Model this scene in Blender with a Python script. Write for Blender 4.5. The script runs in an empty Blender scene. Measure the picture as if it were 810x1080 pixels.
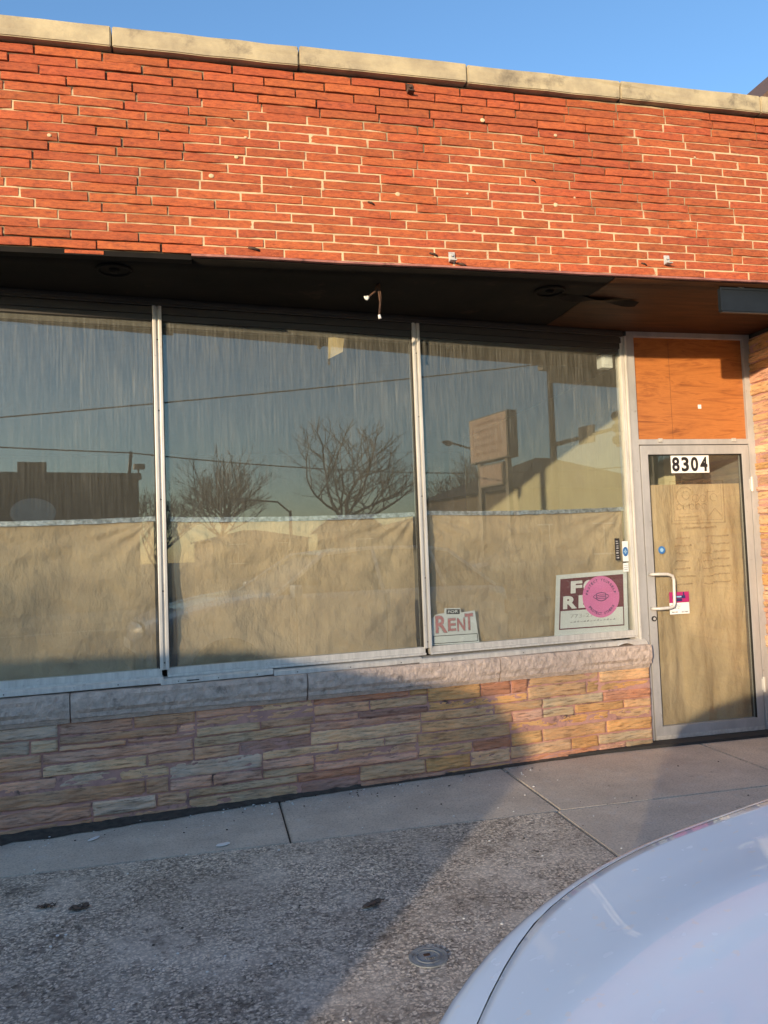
import bpy, bmesh, math, random
from mathutils import Vector, Matrix, noise
random.seed(7)
R = math.radians
C = bpy.context.scene.collection
EYE = 1.43

# ------------------------------------------------------------------ materials
def new_mat(name):
    m = bpy.data.materials.new(name); m.use_nodes = True
    nt = m.node_tree; nt.nodes.clear()
    out = nt.nodes.new('ShaderNodeOutputMaterial')
    return m, nt, out
def N(nt, t, **k):
    n = nt.nodes.new(t)
    for a, b in k.items():
        if a in n.inputs: n.inputs[a].default_value = b
        else: setattr(n, a, b)
    return n
def coords(nt, scale=(1, 1, 1), rot=(0, 0, 0)):
    tc = N(nt, 'ShaderNodeTexCoord'); mp = N(nt, 'ShaderNodeMapping')
    mp.inputs['Scale'].default_value = scale; mp.inputs['Rotation'].default_value = rot
    nt.links.new(tc.outputs['Object'], mp.inputs['Vector'])
    return mp.outputs['Vector']
def ramp(nt, fac, stops):
    r = N(nt, 'ShaderNodeValToRGB'); el = r.color_ramp.elements
    while len(el) < len(stops): el.new(0.5)
    for e, (p, c) in zip(el, stops):
        e.position = p; e.color = (c[0], c[1], c[2], 1) if hasattr(c, '__len__') else (c, c, c, 1)
    nt.links.new(fac, r.inputs['Fac'])
    return r.outputs['Color']
def mixc(nt, fac, a, b, mode='MIX'):
    m = N(nt, 'ShaderNodeMix', data_type='RGBA', blend_type=mode)
    for sock, v in ((m.inputs[0], fac), (m.inputs[6], a), (m.inputs[7], b)):
        if isinstance(v, (int, float)): sock.default_value = v
        elif isinstance(v, tuple): sock.default_value = (v[0], v[1], v[2], 1)
        else: nt.links.new(v, sock)
    return m.outputs[2]
def noise_n(nt, vec, scale, detail=4, rough=0.6):
    n = N(nt, 'ShaderNodeTexNoise', Scale=scale, Detail=detail, Roughness=rough)
    nt.links.new(vec, n.inputs['Vector'])
    return n.outputs['Fac']
def bumpn(nt, h, strength, dist, prev=None):
    b = N(nt, 'ShaderNodeBump', Strength=strength, Distance=dist)
    nt.links.new(h, b.inputs['Height'])
    if prev is not None: nt.links.new(prev, b.inputs['Normal'])
    return b.outputs['Normal']
def mat(name, c1, c2=None, scale=8, rough=0.6, metal=0, bump=0.3, bdist=0.004, bscale=60, stretch=(1, 1, 1),
        attr=False, coat=0, lo=.35, hi=.65, spec=.5, dirt=None, dirt_scale=3, dirt_lo=.55, trans=0):
    m, nt, out = new_mat(name)
    p = N(nt, 'ShaderNodeBsdfPrincipled', Roughness=rough, Metallic=metal)
    p.inputs['Coat Weight'].default_value = coat; p.inputs['Coat Roughness'].default_value = .06
    p.inputs['Specular IOR Level'].default_value = spec
    v = coords(nt, stretch)
    c2 = c2 or tuple(x * .8 for x in c1)
    col = ramp(nt, noise_n(nt, v, scale, 6, .65), [(lo, c1), (hi, c2)])
    if attr:
        a = N(nt, 'ShaderNodeAttribute', attribute_name='Col')
        col = mixc(nt, 1.0, col, a.outputs['Color'], 'MULTIPLY')
    if dirt:
        d = ramp(nt, noise_n(nt, coords(nt), dirt_scale, 8, .7), [(dirt_lo, 0), (min(1, dirt_lo + .15), 1)])
        col = mixc(nt, d, col, dirt)
    nt.links.new(col, p.inputs['Base Color'])
    if bump:
        nt.links.new(bumpn(nt, noise_n(nt, v, bscale, 6, .7), bump, bdist), p.inputs['Normal'])
    nt.links.new(p.outputs[0], out.inputs[0])
    return m

M = {}
# red painted roman brick, per-brick colour in the attribute
def brick_mat():
    m, nt, out = new_mat('red_brick')
    p = N(nt, 'ShaderNodeBsdfPrincipled', Roughness=.72)
    v = coords(nt, (1, 1, 3))
    a = N(nt, 'ShaderNodeAttribute', attribute_name='Col')
    col = mixc(nt, 1.0, ramp(nt, noise_n(nt, v, 26, 9, .8), [(.3, (.60, .150, .043)), (.5, (.47, .10, .031)), (.68, (.20, .042, .018))]), a.outputs['Color'], 'MULTIPLY')
    wear = ramp(nt, noise_n(nt, coords(nt, (1, 1, 2)), 55, 8, .8), [(.60, 0), (.70, .8)])
    col = mixc(nt, wear, col, (.12, .035, .025))
    pale = ramp(nt, noise_n(nt, coords(nt), 23, 8, .8), [(.68, 0), (.78, .6)])
    col = mixc(nt, pale, col, (.6, .42, .28))
    nt.links.new(col, p.inputs['Base Color'])
    b = bumpn(nt, noise_n(nt, coords(nt, (1, 1, 4)), 34, 9, .8), .9, .009)
    b = bumpn(nt, noise_n(nt, coords(nt, (25, 25, 2)), 8, 3, .5), .15, .003, b)
    nt.links.new(b, p.inputs['Normal'])
    nt.links.new(p.outputs[0], out.inputs[0]); return m
M['brick'] = brick_mat()
M['mortar'] = mat('brick_mortar', (.60, .46, .27), (.46, .33, .2), 9, .9, attr=True, bump=.6, bscale=120, dirt=(.08, .05, .035), dirt_scale=6, dirt_lo=.60)
M['coping'] = mat('limestone_coping', (.50, .41, .25), (.32, .26, .17), 5, .85, bump=.5, bscale=90, dirt=(.16, .13, .09), dirt_scale=4, dirt_lo=.56)
def stone_mat():
    m, nt, out = new_mat('veneer_stone')
    p = N(nt, 'ShaderNodeBsdfPrincipled', Roughness=.86)
    a = N(nt, 'ShaderNodeAttribute', attribute_name='Col')
    blotch = ramp(nt, noise_n(nt, coords(nt, (1, 1, 3)), 5, 8, .7), [(.3, (1.35, 1.24, 1.10)), (.5, (1.12, 1.04, .94)), (.72, (.72, .64, .58))])
    streak = ramp(nt, noise_n(nt, coords(nt, (1, 1, 9), (0, .05, 0)), 9, 7, .7), [(.36, (.50, .43, .38)), (.46, (1, 1, 1)), (.64, (1.18, 1.05, .92))])
    hue = ramp(nt, noise_n(nt, coords(nt), 3.1, 3, .5), [(.35, (1.1, .98, .86)), (.65, (.98, 1, 1.0))])
    col = mixc(nt, 1, mixc(nt, 1, mixc(nt, 1, a.outputs['Color'], blotch, 'MULTIPLY'), streak, 'MULTIPLY'), hue, 'MULTIPLY')
    f = ramp(nt, noise_n(nt, coords(nt), 70, 8, .8), [(.60, 0), (.70, .6)])
    col = mixc(nt, f, col, (.09, .075, .06))
    nt.links.new(col, p.inputs['Base Color'])
    b = bumpn(nt, noise_n(nt, coords(nt, (1, 1, 4)), 16, 9, .75), .9, .014)
    b = bumpn(nt, noise_n(nt, coords(nt), 130, 5, .7), .5, .003, b)
    nt.links.new(b, p.inputs['Normal']); nt.links.new(p.outputs[0], out.inputs[0]); return m
M['stone'] = stone_mat()
M['stone_mortar'] = mat('pink_mortar', (.56, .31, .25), (.40, .22, .19), 10, .95, bump=.6, bscale=110, dirt=(.09, .07, .06), dirt_scale=8)
M['sill'] = mat('stone_sill', (.70, .56, .47), (.46, .37, .31), 22, .9, bump=1, bdist=.014, bscale=60, dirt=(.2, .17, .15), dirt_scale=11, dirt_lo=.60)
M['soffit'] = mat('soffit_paint', (.006, .0055, .005), (.012, .010, .008), 5, .8, spec=.15, bump=.3, bscale=30, dirt=(.05, .03, .018), dirt_scale=4, dirt_lo=.6)
M['soffit_ply'] = mat('soffit_plywood', (.07, .028, .011), (.03, .013, .006), 3, .6, spec=.2, bump=.3, bscale=20, stretch=(1, 9, 1))
M['lintel'] = mat('painted_lintel', (.42, .17, .13), (.25, .09, .07), 12, .6, bump=.3, dirt=(.07, .03, .025), dirt_scale=10)
M['alu'] = mat('aluminium', (.68, .655, .60), (.52, .50, .46), 12, .45, .2, bump=.12, bdist=.002, stretch=(3, 3, .3), dirt=(.2, .17, .14), dirt_scale=22, dirt_lo=.62)
M['alu_door'] = mat('door_aluminium', (.46, .45, .44), (.36, .355, .35), 10, .5, .2, bump=.1, bdist=.002, stretch=(1, 1, .3), dirt=(.22, .19, .16), dirt_scale=20, dirt_lo=.62)
M['head'] = mat('dark_anodised_head', (.07, .063, .053), (.045, .04, .034), 5, .5, .1, bump=.15, bdist=.003, stretch=(.2, .2, 6))
M['gasket'] = mat('black_gasket', (.012, .012, .012), rough=.6, bump=0)
M['black'] = mat('black_plastic', (.02, .02, .02), rough=.5, bump=0)
M['steel'] = mat('galvanised_steel', (.58, .56, .52), (.40, .38, .35), 30, .6, .15, bump=.1)
M['rust'] = mat('rusty_metal', (.12, .06, .035), (.05, .03, .025), 40, .8, .2)
M['box'] = mat('grey_box_paint', (.014, .018, .024), (.010, .013, .017), 6, .6, 0, spec=.2, bump=.1)
M['white'] = mat('white_vinyl', (.82, .82, .80), (.76, .76, .74), 8, .5, bump=0)
M['offwhite'] = mat('sign_board', (.80, .82, .80), (.70, .73, .72), 6, .45, bump=0)
M['blackink'] = mat('black_ink', (.012, .012, .014), rough=.5, bump=0)
M['greyink'] = mat('grey_ink', (.28, .28, .28), (.5, .5, .5), 60, .5, bump=0, lo=.45, hi=.55)
M['redink'] = mat('faded_red_ink', (.50, .16, .17), (.62, .28, .28), 25, .5, bump=0)
M['maroon'] = mat('maroon_ink', (.17, .018, .035), (.12, .014, .028), 6, .45, bump=0)
M['pink'] = mat('pink_vinyl', (.80, .22, .50), (.74, .19, .45), 6, .5, bump=0)
M['mag'] = mat('magenta_ink', (.42, .02, .14), (.34, .02, .13), 6, .4, bump=0)
M['navy'] = mat('navy_ink', (.02, .03, .12), rough=.4, bump=0)
M['blue'] = mat('blue_ink', (.04, .17, .42), (.03, .12, .32), 12, .4, bump=0)
M['paleblue'] = mat('pale_blue_ink', (.30, .5, .72), rough=.4, bump=0)
M['cream'] = mat('cream_paint', (.62, .56, .36), (.55, .49, .32), 3, .7, bump=.1)
M['interior'] = mat('dim_interior_wall', (.20, .19, .17), (.14, .13, .12), 2, .9, bump=0)
M['intdark'] = mat('dark_interior', (.05, .048, .045), (.035, .033, .03), 2, .9, bump=0)
M['tape'] = mat('silver_tape', (.55, .58, .58), (.16, .18, .18), 38, .3, .5, bump=.6, bdist=.004, bscale=80, stretch=(1, 1, 1))
M['foliage_bark'] = mat('bare_bark', (.045, .035, .027), (.03, .023, .019), 20, .9, bump=.4)
M['asphalt'] = mat('asphalt', (.055, .055, .055), (.04, .04, .04), 20, .9, bump=.5, bscale=150)
M['kerb'] = mat('kerb_concrete', (.28, .27, .25), (.2, .19, .18), 10, .9, bump=.4)
M['ground'] = mat('far_ground', (.12, .11, .09), (.09, .09, .06), 2, .95, bump=.2)
M['roofing'] = mat('roof_shingle', (.06, .055, .05), (.04, .037, .035), 12, .9, bump=.4)
M['roofwood'] = mat('eave_wood', (.16, .09, .05), (.1, .055, .035), 10, .7)
M['paint_line'] = mat('road_paint', (.75, .74, .7), (.5, .5, .48), 14, .8)
M['tanwall'] = mat('tan_wall', (.36, .28, .19), (.30, .23, .16), 6, .85, bump=.2)
M['brownwall'] = mat('brown_brick_wall', (.13, .085, .06), (.09, .06, .045), 14, .9, bump=.3, stretch=(1, 1, 4))
M['signface'] = mat('faded_sign_face', (.85, .60, .44), (.68, .42, .30), 5, .6, bump=.2, stretch=(1, 1, 4))
M['signworn'] = mat('worn_sign_print', (.55, .33, .23), (.75, .48, .34), 14, .7)
M['darkmetal'] = mat('dark_metal', (.06, .055, .05), (.045, .04, .04), 10, .5, .5, bump=.1)
M['rubber'] = mat('rubber', (.02, .02, .02), rough=.8, bump=.1)
M['chrome'] = mat('chrome', (.7, .7, .7), rough=.15, metal=1, bump=0)
M['lamp_red'] = mat('red_lens', (.35, .01, .01), rough=.15, bump=0)
M['lamp_clear'] = mat('clear_lens', (.6, .62, .65), rough=.08, bump=0, coat=1)
M['dirt'] = mat('dark_dirt', (.045, .036, .03), (.09, .075, .06), 25, .95, bump=.8, bscale=80)
M['scrapy'] = mat('yellowed_paper', (.50, .40, .22), (.36, .28, .15), 14, .8, bump=.3)

def plywood():
    m, nt, out = new_mat('orange_plywood')
    p = N(nt, 'ShaderNodeBsdfPrincipled', Roughness=.5)
    v = coords(nt, (.45, .45, 1.5), (0, .12, 0))
    n1 = N(nt, 'ShaderNodeTexNoise', Scale=2.2, Detail=7, Roughness=.62, Distortion=1.6)
    nt.links.new(coords(nt, (.8, .8, 6.0), (0, .1, 0)), n1.inputs['Vector'])
    col = ramp(nt, n1.outputs['Fac'], [(.30, (.20, .062, .017)), (.42, (.37, .125, .031)), (.55, (.46, .165, .042)), (.62, (.31, .10, .026)), (.75, (.42, .15, .04))])
    f = noise_n(nt, coords(nt, (4, 4, 90)), 3, 6, .75)
    col = mixc(nt, ramp(nt, f, [(.45, 0), (.75, .5)]), col, (.17, .055, .017))
    kn = ramp(nt, noise_n(nt, coords(nt, (1, 1, 2)), 7, 2, .4), [(.72, 0), (.76, .6)])
    col = mixc(nt, kn, col, (.14, .045, .015))
    nt.links.new(col, p.inputs['Base Color'])
    nt.links.new(bumpn(nt, f, .15, .003), p.inputs['Normal'])
    nt.links.new(p.outputs[0], out.inputs[0]); return m
M['ply'] = plywood()

def paper(name, c1, c2, vert=False):
    m, nt, out = new_mat(name)
    d = N(nt, 'ShaderNodeBsdfPrincipled', Roughness=.8)
    t = N(nt, 'ShaderNodeBsdfTranslucent')
    v = coords(nt, (1, 1, .45) if vert else (1, 1, 1))
    col = ramp(nt, noise_n(nt, v, 4 if vert else 2.5, 5, .6), [(.35, c1), (.65, c2)])
    sp = ramp(nt, noise_n(nt, coords(nt), 42, 3, .6), [(.73, 0), (.78, .55)])
    col = mixc(nt, sp, col, (.62, .57, .45))
    nt.links.new(col, d.inputs['Base Color']); nt.links.new(col, t.inputs['Color'])
    b = bumpn(nt, noise_n(nt, coords(nt, (1, 1, .5)), 5, 7, .65), .9, .05)
    b = bumpn(nt, noise_n(nt, coords(nt, (1, 1, 1)), 28, 4, .6), .25, .006, b)
    nt.links.new(b, d.inputs['Normal'])
    mx = N(nt, 'ShaderNodeMixShader'); mx.inputs[0].default_value = .18
    nt.links.new(d.outputs[0], mx.inputs[1]); nt.links.new(t.outputs[0], mx.inputs[2])
    nt.links.new(mx.outputs[0], out.inputs[0]); return m
M['kraft'] = paper('kraft_paper', (.66, .50, .31), (.47, .35, .215))
M['kraft_door'] = paper('kraft_paper_door', (.66, .48, .28), (.46, .335, .20), True)

def glass(name, refl, dirt_amt, streaks=True):
    m, nt, out = new_mat(name)
    tr = N(nt, 'ShaderNodeBsdfTransparent'); tr.inputs[0].default_value = (.93, .95, .94, 1)
    gl = N(nt, 'ShaderNodeBsdfGlossy', Roughness=0.0); gl.inputs[0].default_value = (1, .95, .84, 1)
    lw = N(nt, 'ShaderNodeLayerWeight', Blend=.5)
    mr = N(nt, 'ShaderNodeMath', operation='POWER'); mr.inputs[1].default_value = 4
    nt.links.new(lw.outputs['Facing'], mr.inputs[0])
    ma = N(nt, 'ShaderNodeMath', operation='MULTIPLY_ADD'); ma.inputs[1].default_value = .6; ma.inputs[2].default_value = refl
    nt.links.new(mr.outputs[0], ma.inputs[0])
    mx = N(nt, 'ShaderNodeMixShader'); nt.links.new(ma.outputs[0], mx.inputs[0])
    nt.links.new(tr.outputs[0], mx.inputs[1]); nt.links.new(gl.outputs[0], mx.inputs[2])
    df = N(nt, 'ShaderNodeBsdfDiffuse'); df.inputs[0].default_value = (.62, .60, .52, 1)
    if streaks:
        st = ramp(nt, noise_n(nt, coords(nt, (95, 95, 3.2)), 1.2, 6, .7), [(.44, .0), (.72, 1.0)])
        cl = ramp(nt, noise_n(nt, coords(nt), 1.6, 4, .6), [(.3, .25), (.65, 1.0)])
        f = mixc(nt, 1.0, st, cl, 'MULTIPLY')
        # run-off streaks lie in a band under the window head
        tc = N(nt, 'ShaderNodeTexCoord'); sx = N(nt, 'ShaderNodeSeparateXYZ'); nt.links.new(tc.outputs['Object'], sx.inputs[0])
        zr = N(nt, 'ShaderNodeMapRange'); zr.inputs[1].default_value = .75; zr.inputs[2].default_value = 1.9; zr.inputs[3].default_value = .3; zr.inputs[4].default_value = 1
        nt.links.new(sx.outputs['Z'], zr.inputs[0])
        f = mixc(nt, 1.0, f, zr.outputs[0], 'MULTIPLY')
    else:
        f = ramp(nt, noise_n(nt, coords(nt), 6, 5, .6), [(.3, .1), (.8, 1)])
    m2 = N(nt, 'ShaderNodeMath', operation='MULTIPLY_ADD'); m2.inputs[1].default_value = dirt_amt; m2.inputs[2].default_value = dirt_amt * .22
    nt.links.new(f, m2.inputs[0])
    mx2 = N(nt, 'ShaderNodeMixShader'); nt.links.new(m2.outputs[0], mx2.inputs[0])
    nt.links.new(mx.outputs[0], mx2.inputs[1]); nt.links.new(df.outputs[0], mx2.inputs[2])
    nt.links.new(mx2.outputs[0], out.inputs[0]); return m
M['glass'] = glass('window_glass', .072, .165)
M['glass_door'] = glass('door_glass', .05, .03, False)
M['carglass'] = mat('car_glass', (.012, .014, .016), rough=.3, bump=0, spec=.3)
M['windowdark'] = mat('dark_window', (.03, .035, .04), rough=.1, bump=0)

def carpaint(name, c, metal=.35, cr=.05):
    m, nt, out = new_mat(name)
    p = N(nt, 'ShaderNodeBsdfPrincipled', Roughness=.42, Metallic=metal)
    p.inputs['Coat Weight'].default_value = 1; p.inputs['Coat Roughness'].default_value = .07
    sp = ramp(nt, noise_n(nt, coords(nt), 45, 3, .5), [(.655, 0), (.70, .6)])
    sp2 = ramp(nt, noise_n(nt, coords(nt), 3, 6, .7), [(.4, 0), (.8, .25)])
    col = mixc(nt, sp, c, (.8, .8, .8)); col = mixc(nt, sp2, col, (.66, .68, .72))
    nt.links.new(col, p.inputs['Base Color'])
    nt.links.new(ramp(nt, noise_n(nt, coords(nt), 38, 2, .4), [(.6, cr), (.8, .5)]), p.inputs['Coat Roughness'])
    nt.links.new(p.outputs[0], out.inputs[0]); return m
M['silver'] = carpaint('silver_blue_paint', (.70, .83, .95), 0, .015)
M['navycar'] = carpaint('dark_car_paint', (.03, .032, .04))
M['vanwhite'] = carpaint('van_paint', (.6, .6, .58), 0)

def concrete(name, rough_agg):
    m, nt, out = new_mat(name)
    p = N(nt, 'ShaderNodeBsdfPrincipled', Roughness=.88)
    if rough_agg:
        vo = N(nt, 'ShaderNodeTexVoronoi', Scale=58); 
        nv = N(nt, 'ShaderNodeTexNoise', Scale=14, Detail=4)
        nt.links.new(coords(nt), nv.inputs['Vector'])
        dv = mixc(nt, .06, coords(nt), nv.outputs['Color'], 'ADD')
        nt.links.new(dv, vo.inputs['Vector'])
        vo.inputs['Scale'].default_value = 85
        n2 = noise_n(nt, coords(nt), 46, 8, .75)
        sp = N(nt, 'ShaderNodeSeparateColor'); nt.links.new(vo.outputs['Color'], sp.inputs[0])
        peb = ramp(nt, sp.outputs[0], [(.05, (.20, .165, .13)), (.28, (.62, .53, .42)), (.65, (.80, .70, .57)), (.95, (.92, .84, .72))])
        mtx = ramp(nt, vo.outputs['Distance'], [(.42, 0), (.62, .8)])
        col = mixc(nt, mtx, peb, (.30, .27, .24))
        col = mixc(nt, ramp(nt, n2, [(.38, .9), (.47, 0)]), col, (.09, .075, .065))
        pale = ramp(nt, noise_n(nt, coords(nt), 2.2, 8, .75), [(.46, 0), (.62, .55)])
        col = mixc(nt, pale, col, (.78, .71, .62))
        big = ramp(nt, noise_n(nt, coords(nt), 1.6, 5, .65), [(.35, (.80, .76, .72)), (.65, (1.15, 1.12, 1.08))])
        col = mixc(nt, 1, col, big, 'MULTIPLY')
        st = ramp(nt, noise_n(nt, coords(nt), 3.0, 8, .75), [(.56, 0), (.68, .8)])
        col = mixc(nt, st, col, (.10, .075, .058))
        bl = ramp(nt, noise_n(nt, coords(nt), 17, 7, .75), [(.58, 0), (.64, .6)])
        col = mixc(nt, bl, col, (.09, .07, .055))
        b = bumpn(nt, vo.outputs['Distance'], -.5, .005)
        b = bumpn(nt, n2, .8, .010, b)
    else:
        n2 = noise_n(nt, coords(nt), 90, 6, .7)
        col = ramp(nt, noise_n(nt, coords(nt), 3, 8, .7), [(.32, (.70, .61, .50)), (.68, (.50, .43, .355))])
        col = mixc(nt, ramp(nt, n2, [(.35, .5), (.52, 0)]), col, (.14, .125, .11))
        st = ramp(nt, noise_n(nt, coords(nt), 9, 7, .75), [(.64, 0), (.71, .7)])
        col = mixc(nt, st, col, (.09, .075, .06))
        # pale salt crust along the wall foot
        sa = ramp(nt, noise_n(nt, coords(nt), 10, 9, .82), [(.54, 0), (.66, .5)])
        col = mixc(nt, sa, col, (.62, .61, .59))
        b = bumpn(nt, n2, .55, .004)
        b = bumpn(nt, noise_n(nt, coords(nt), 5, 3, .5), .3, .02, b)
    nt.links.new(col, p.inputs['Base Color']); nt.links.new(b, p.inputs['Normal'])
    nt.links.new(p.outputs[0], out.inputs[0]); return m
M['conc'] = concrete('smooth_concrete', False)
M['agg'] = concrete('worn_aggregate_concrete', True)

# ------------------------------------------------------------------ mesh helpers
class MB:
    def __init__(s): s.v = []; s.f = []; s.c = []; s.sm = []
    def add(s, vs, fs, col=(1, 1, 1), smooth=False):
        o = len(s.v); s.v += [tuple(v) for v in vs]
        for f in fs: s.f.append([i + o for i in f]); s.c.append(col); s.sm.append(smooth)
    def box(s, a, b, fn=None, col=(1, 1, 1), bev=0):
        x0, x1 = sorted((a[0], b[0])); y0, y1 = sorted((a[1], b[1])); z0, z1 = sorted((a[2], b[2]))
        bm = bmesh.new(); bmesh.ops.create_cube(bm, size=1)
        for v in bm.verts: v.co = ((x0 + x1) / 2 + v.co.x * (x1 - x0), (y0 + y1) / 2 + v.co.y * (y1 - y0), (z0 + z1) / 2 + v.co.z * (z1 - z0))
        if bev: bmesh.ops.bevel(bm, geom=list(bm.edges), offset=min(bev, .45 * min(x1 - x0, y1 - y0, z1 - z0)), segments=2, affect='EDGES', profile=.6)
        s.bm(bm, fn, col)
    def bm(s, bm, fn=None, col=(1, 1, 1), smooth=False):
        bm.verts.index_update()
        s.add([fn(*v.co) if fn else v.co[:] for v in bm.verts], [[v.index for v in f.verts] for f in bm.faces], col, smooth)
        bm.free()
    def tube(s, pts, r, n=6, smooth=True, fn=None, caps=True, col=(1, 1, 1)):
        pts = [Vector(p) for p in pts]; rs = r if hasattr(r, '__len__') else [r] * len(pts)
        vs = []; fs = []; prev = None
        for i, p in enumerate(pts):
            t = (pts[min(i + 1, len(pts) - 1)] - pts[max(i - 1, 0)]).normalized()
            if prev is None:
                a = Vector((0, 0, 1)) if abs(t.z) < .9 else Vector((1, 0, 0)); x = t.cross(a).normalized()
            else: x = (prev - t * prev.dot(t)).normalized()
            prev = x; y = t.cross(x)
            for k in range(n):
                an = 2 * math.pi * k / n; vs.append(p + (x * math.cos(an) + y * math.sin(an)) * rs[i])
        for i in range(len(pts) - 1):
            for k in range(n):
                a = i * n + k; b = i * n + (k + 1) % n; fs.append([a, b, b + n, a + n])
        if caps: fs += [list(range(n))[::-1], [(len(pts) - 1) * n + k for k in range(n)]]
        s.add([fn(*v) if fn else v for v in vs], fs, col, smooth)
    def cyl(s, p, q, r, n=20, r2=None, fn=None, col=(1, 1, 1)):
        s.tube([p, q], [r, r if r2 is None else r2], n, False, fn, True, col)
    def prism(s, poly, d0, d1, fn, col=(1, 1, 1)):
        """poly in (s, z), extruded in depth d0..d1 through fn(s, d, z)"""
        n = len(poly)
        vs = [fn(a, d1, b) for a, b in poly] + [fn(a, d0, b) for a, b in poly]
        s.add(vs, [list(range(n)), list(range(n, 2 * n))[::-1]] + [[i, i + n, (i + 1) % n + n, (i + 1) % n] for i in range(n)], col)
def base_of(o):
    L = Vector((0, 0, 0))
    while o is not None: L += Vector(o.location); o = o.parent
    return L
def obj(name, mb, m, parent=None, local=False, loc=None):
    L = Vector((0, 0, 0)) if local else (base_of(parent) if parent else Vector(loc or (0, 0, 0)))
    me = bpy.data.meshes.new(name)
    me.from_pydata([tuple(Vector(v) - L) for v in mb.v], [], mb.f)
    ca = me.color_attributes.new('Col', 'FLOAT_COLOR', 'CORNER')
    buf = []
    for f, c in zip(mb.f, mb.c): buf += [c[0], c[1], c[2], 1] * len(f)
    ca.data.foreach_set('color', buf)
    me.polygons.foreach_set('use_smooth', mb.sm)
    me.materials.append(m); me.update()
    o = bpy.data.objects.new(name, me); C.objects.link(o)
    if parent: o.parent = parent
    elif loc: o.location = loc
    return o
def tag(o, label=None, cat=None, group=None, kind=None):
    if label: o['label'] = label
    if cat: o['category'] = cat
    if group: o['group'] = group
    if kind: o['kind'] = kind
    return o
def empty(name, loc=(0, 0, 0), rz=0, **k):
    o = bpy.data.objects.new(name, None); C.objects.link(o); o.location = loc; o.rotation_euler = (0, 0, rz)
    o.empty_display_size = .2
    return tag(o, **k)
def copy_tree(o, parent=None):
    c = o.copy(); C.objects.link(c)
    if parent: c.parent = parent
    for ch in list(o.children): copy_tree(ch, c)
    return c
_tc = {}
def text_shape(s, off=0.0):
    if (s, off) in _tc: return _tc[(s, off)]
    cu = bpy.data.curves.new('t', 'FONT'); cu.body = s; cu.offset = off; cu.fill_mode = 'FRONT'; cu.resolution_u = 4
    o = bpy.data.objects.new('t', cu); C.objects.link(o)
    dg = bpy.context.evaluated_depsgraph_get(); dg.update()
    me = bpy.data.meshes.new_from_object(o.evaluated_get(dg))
    vs = [v.co[:2] for v in me.vertices]; fs = [list(p.vertices) for p in me.polygons]
    bpy.data.objects.remove(o); bpy.data.curves.remove(cu); bpy.data.meshes.remove(me)
    x0 = min(v[0] for v in vs); x1 = max(v[0] for v in vs); y0 = min(v[1] for v in vs); y1 = max(v[1] for v in vs)
    r = ([((a - x0) / (x1 - x0), (b - y0) / (y1 - y0)) for a, b in vs], fs, (x1 - x0) / (y1 - y0)); _tc[(s, off)] = r
    return r
def add_text(mb, s, quad, d, fn, off=0.0):
    """quad = (s0, s1, z0, z1) or function (a,b)->(s,z)"""
    vs, fs, asp = text_shape(s, off)
    if callable(quad): pts = [quad(a, b) for a, b in vs]
    else: s0, s1, z0, z1 = quad; pts = [(s0 + a * (s1 - s0), z0 + b * (z1 - z0)) for a, b in vs]
    P = [fn(a, d, b) for a, b in pts]
    if not fs: return
    # orientation: faces must look to the street
    def area(f): return sum(pts[f[i]][0] * pts[f[(i + 1) % len(f)]][1] - pts[f[(i + 1) % len(f)]][0] * pts[f[i]][1] for i in range(len(f)))
    mb.add(P, [f if area(f) > 0 else f[::-1] for f in fs])

# window plane frame: s along the glass, d towards the street, z above pavement
YW = 0.11334
U = Vector((math.cos(YW), math.sin(YW), 0)); NN = Vector((math.sin(YW), -math.cos(YW), 0)); P0 = Vector((-.52828, 4.64102, 0))
def W(s, d, z): return P0 + U * s + NN * d + Vector((0, 0, z))
DY = 5.042
def Dr(x, d, z): return Vector((x, DY - d, z))      # door plane
FY = 3.995
def Fa(x, d, z): return Vector((x, FY - d, z))      # fascia plane
XR = 4.03
def Rt(t, d, z): return Vector((XR - d, DY - t, z))  # return wall at the right of the door (t towards the street)
def rnd(a, b): return random.uniform(a, b)
def fn_noise(x, y, z=0): return noise.noise(Vector((x, y, z)))

SOFF = 2.965; COP0 = 4.02; COP1 = 4.125
# ------------------------------------------------------------------ the building
bld = empty('shop_building', (1.0, 4.6, 0), label='single storey vacant shop with thin red brick parapet, papered windows and stone base', cat='building')

XL, XRR = -4.2, 4.42
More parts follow.
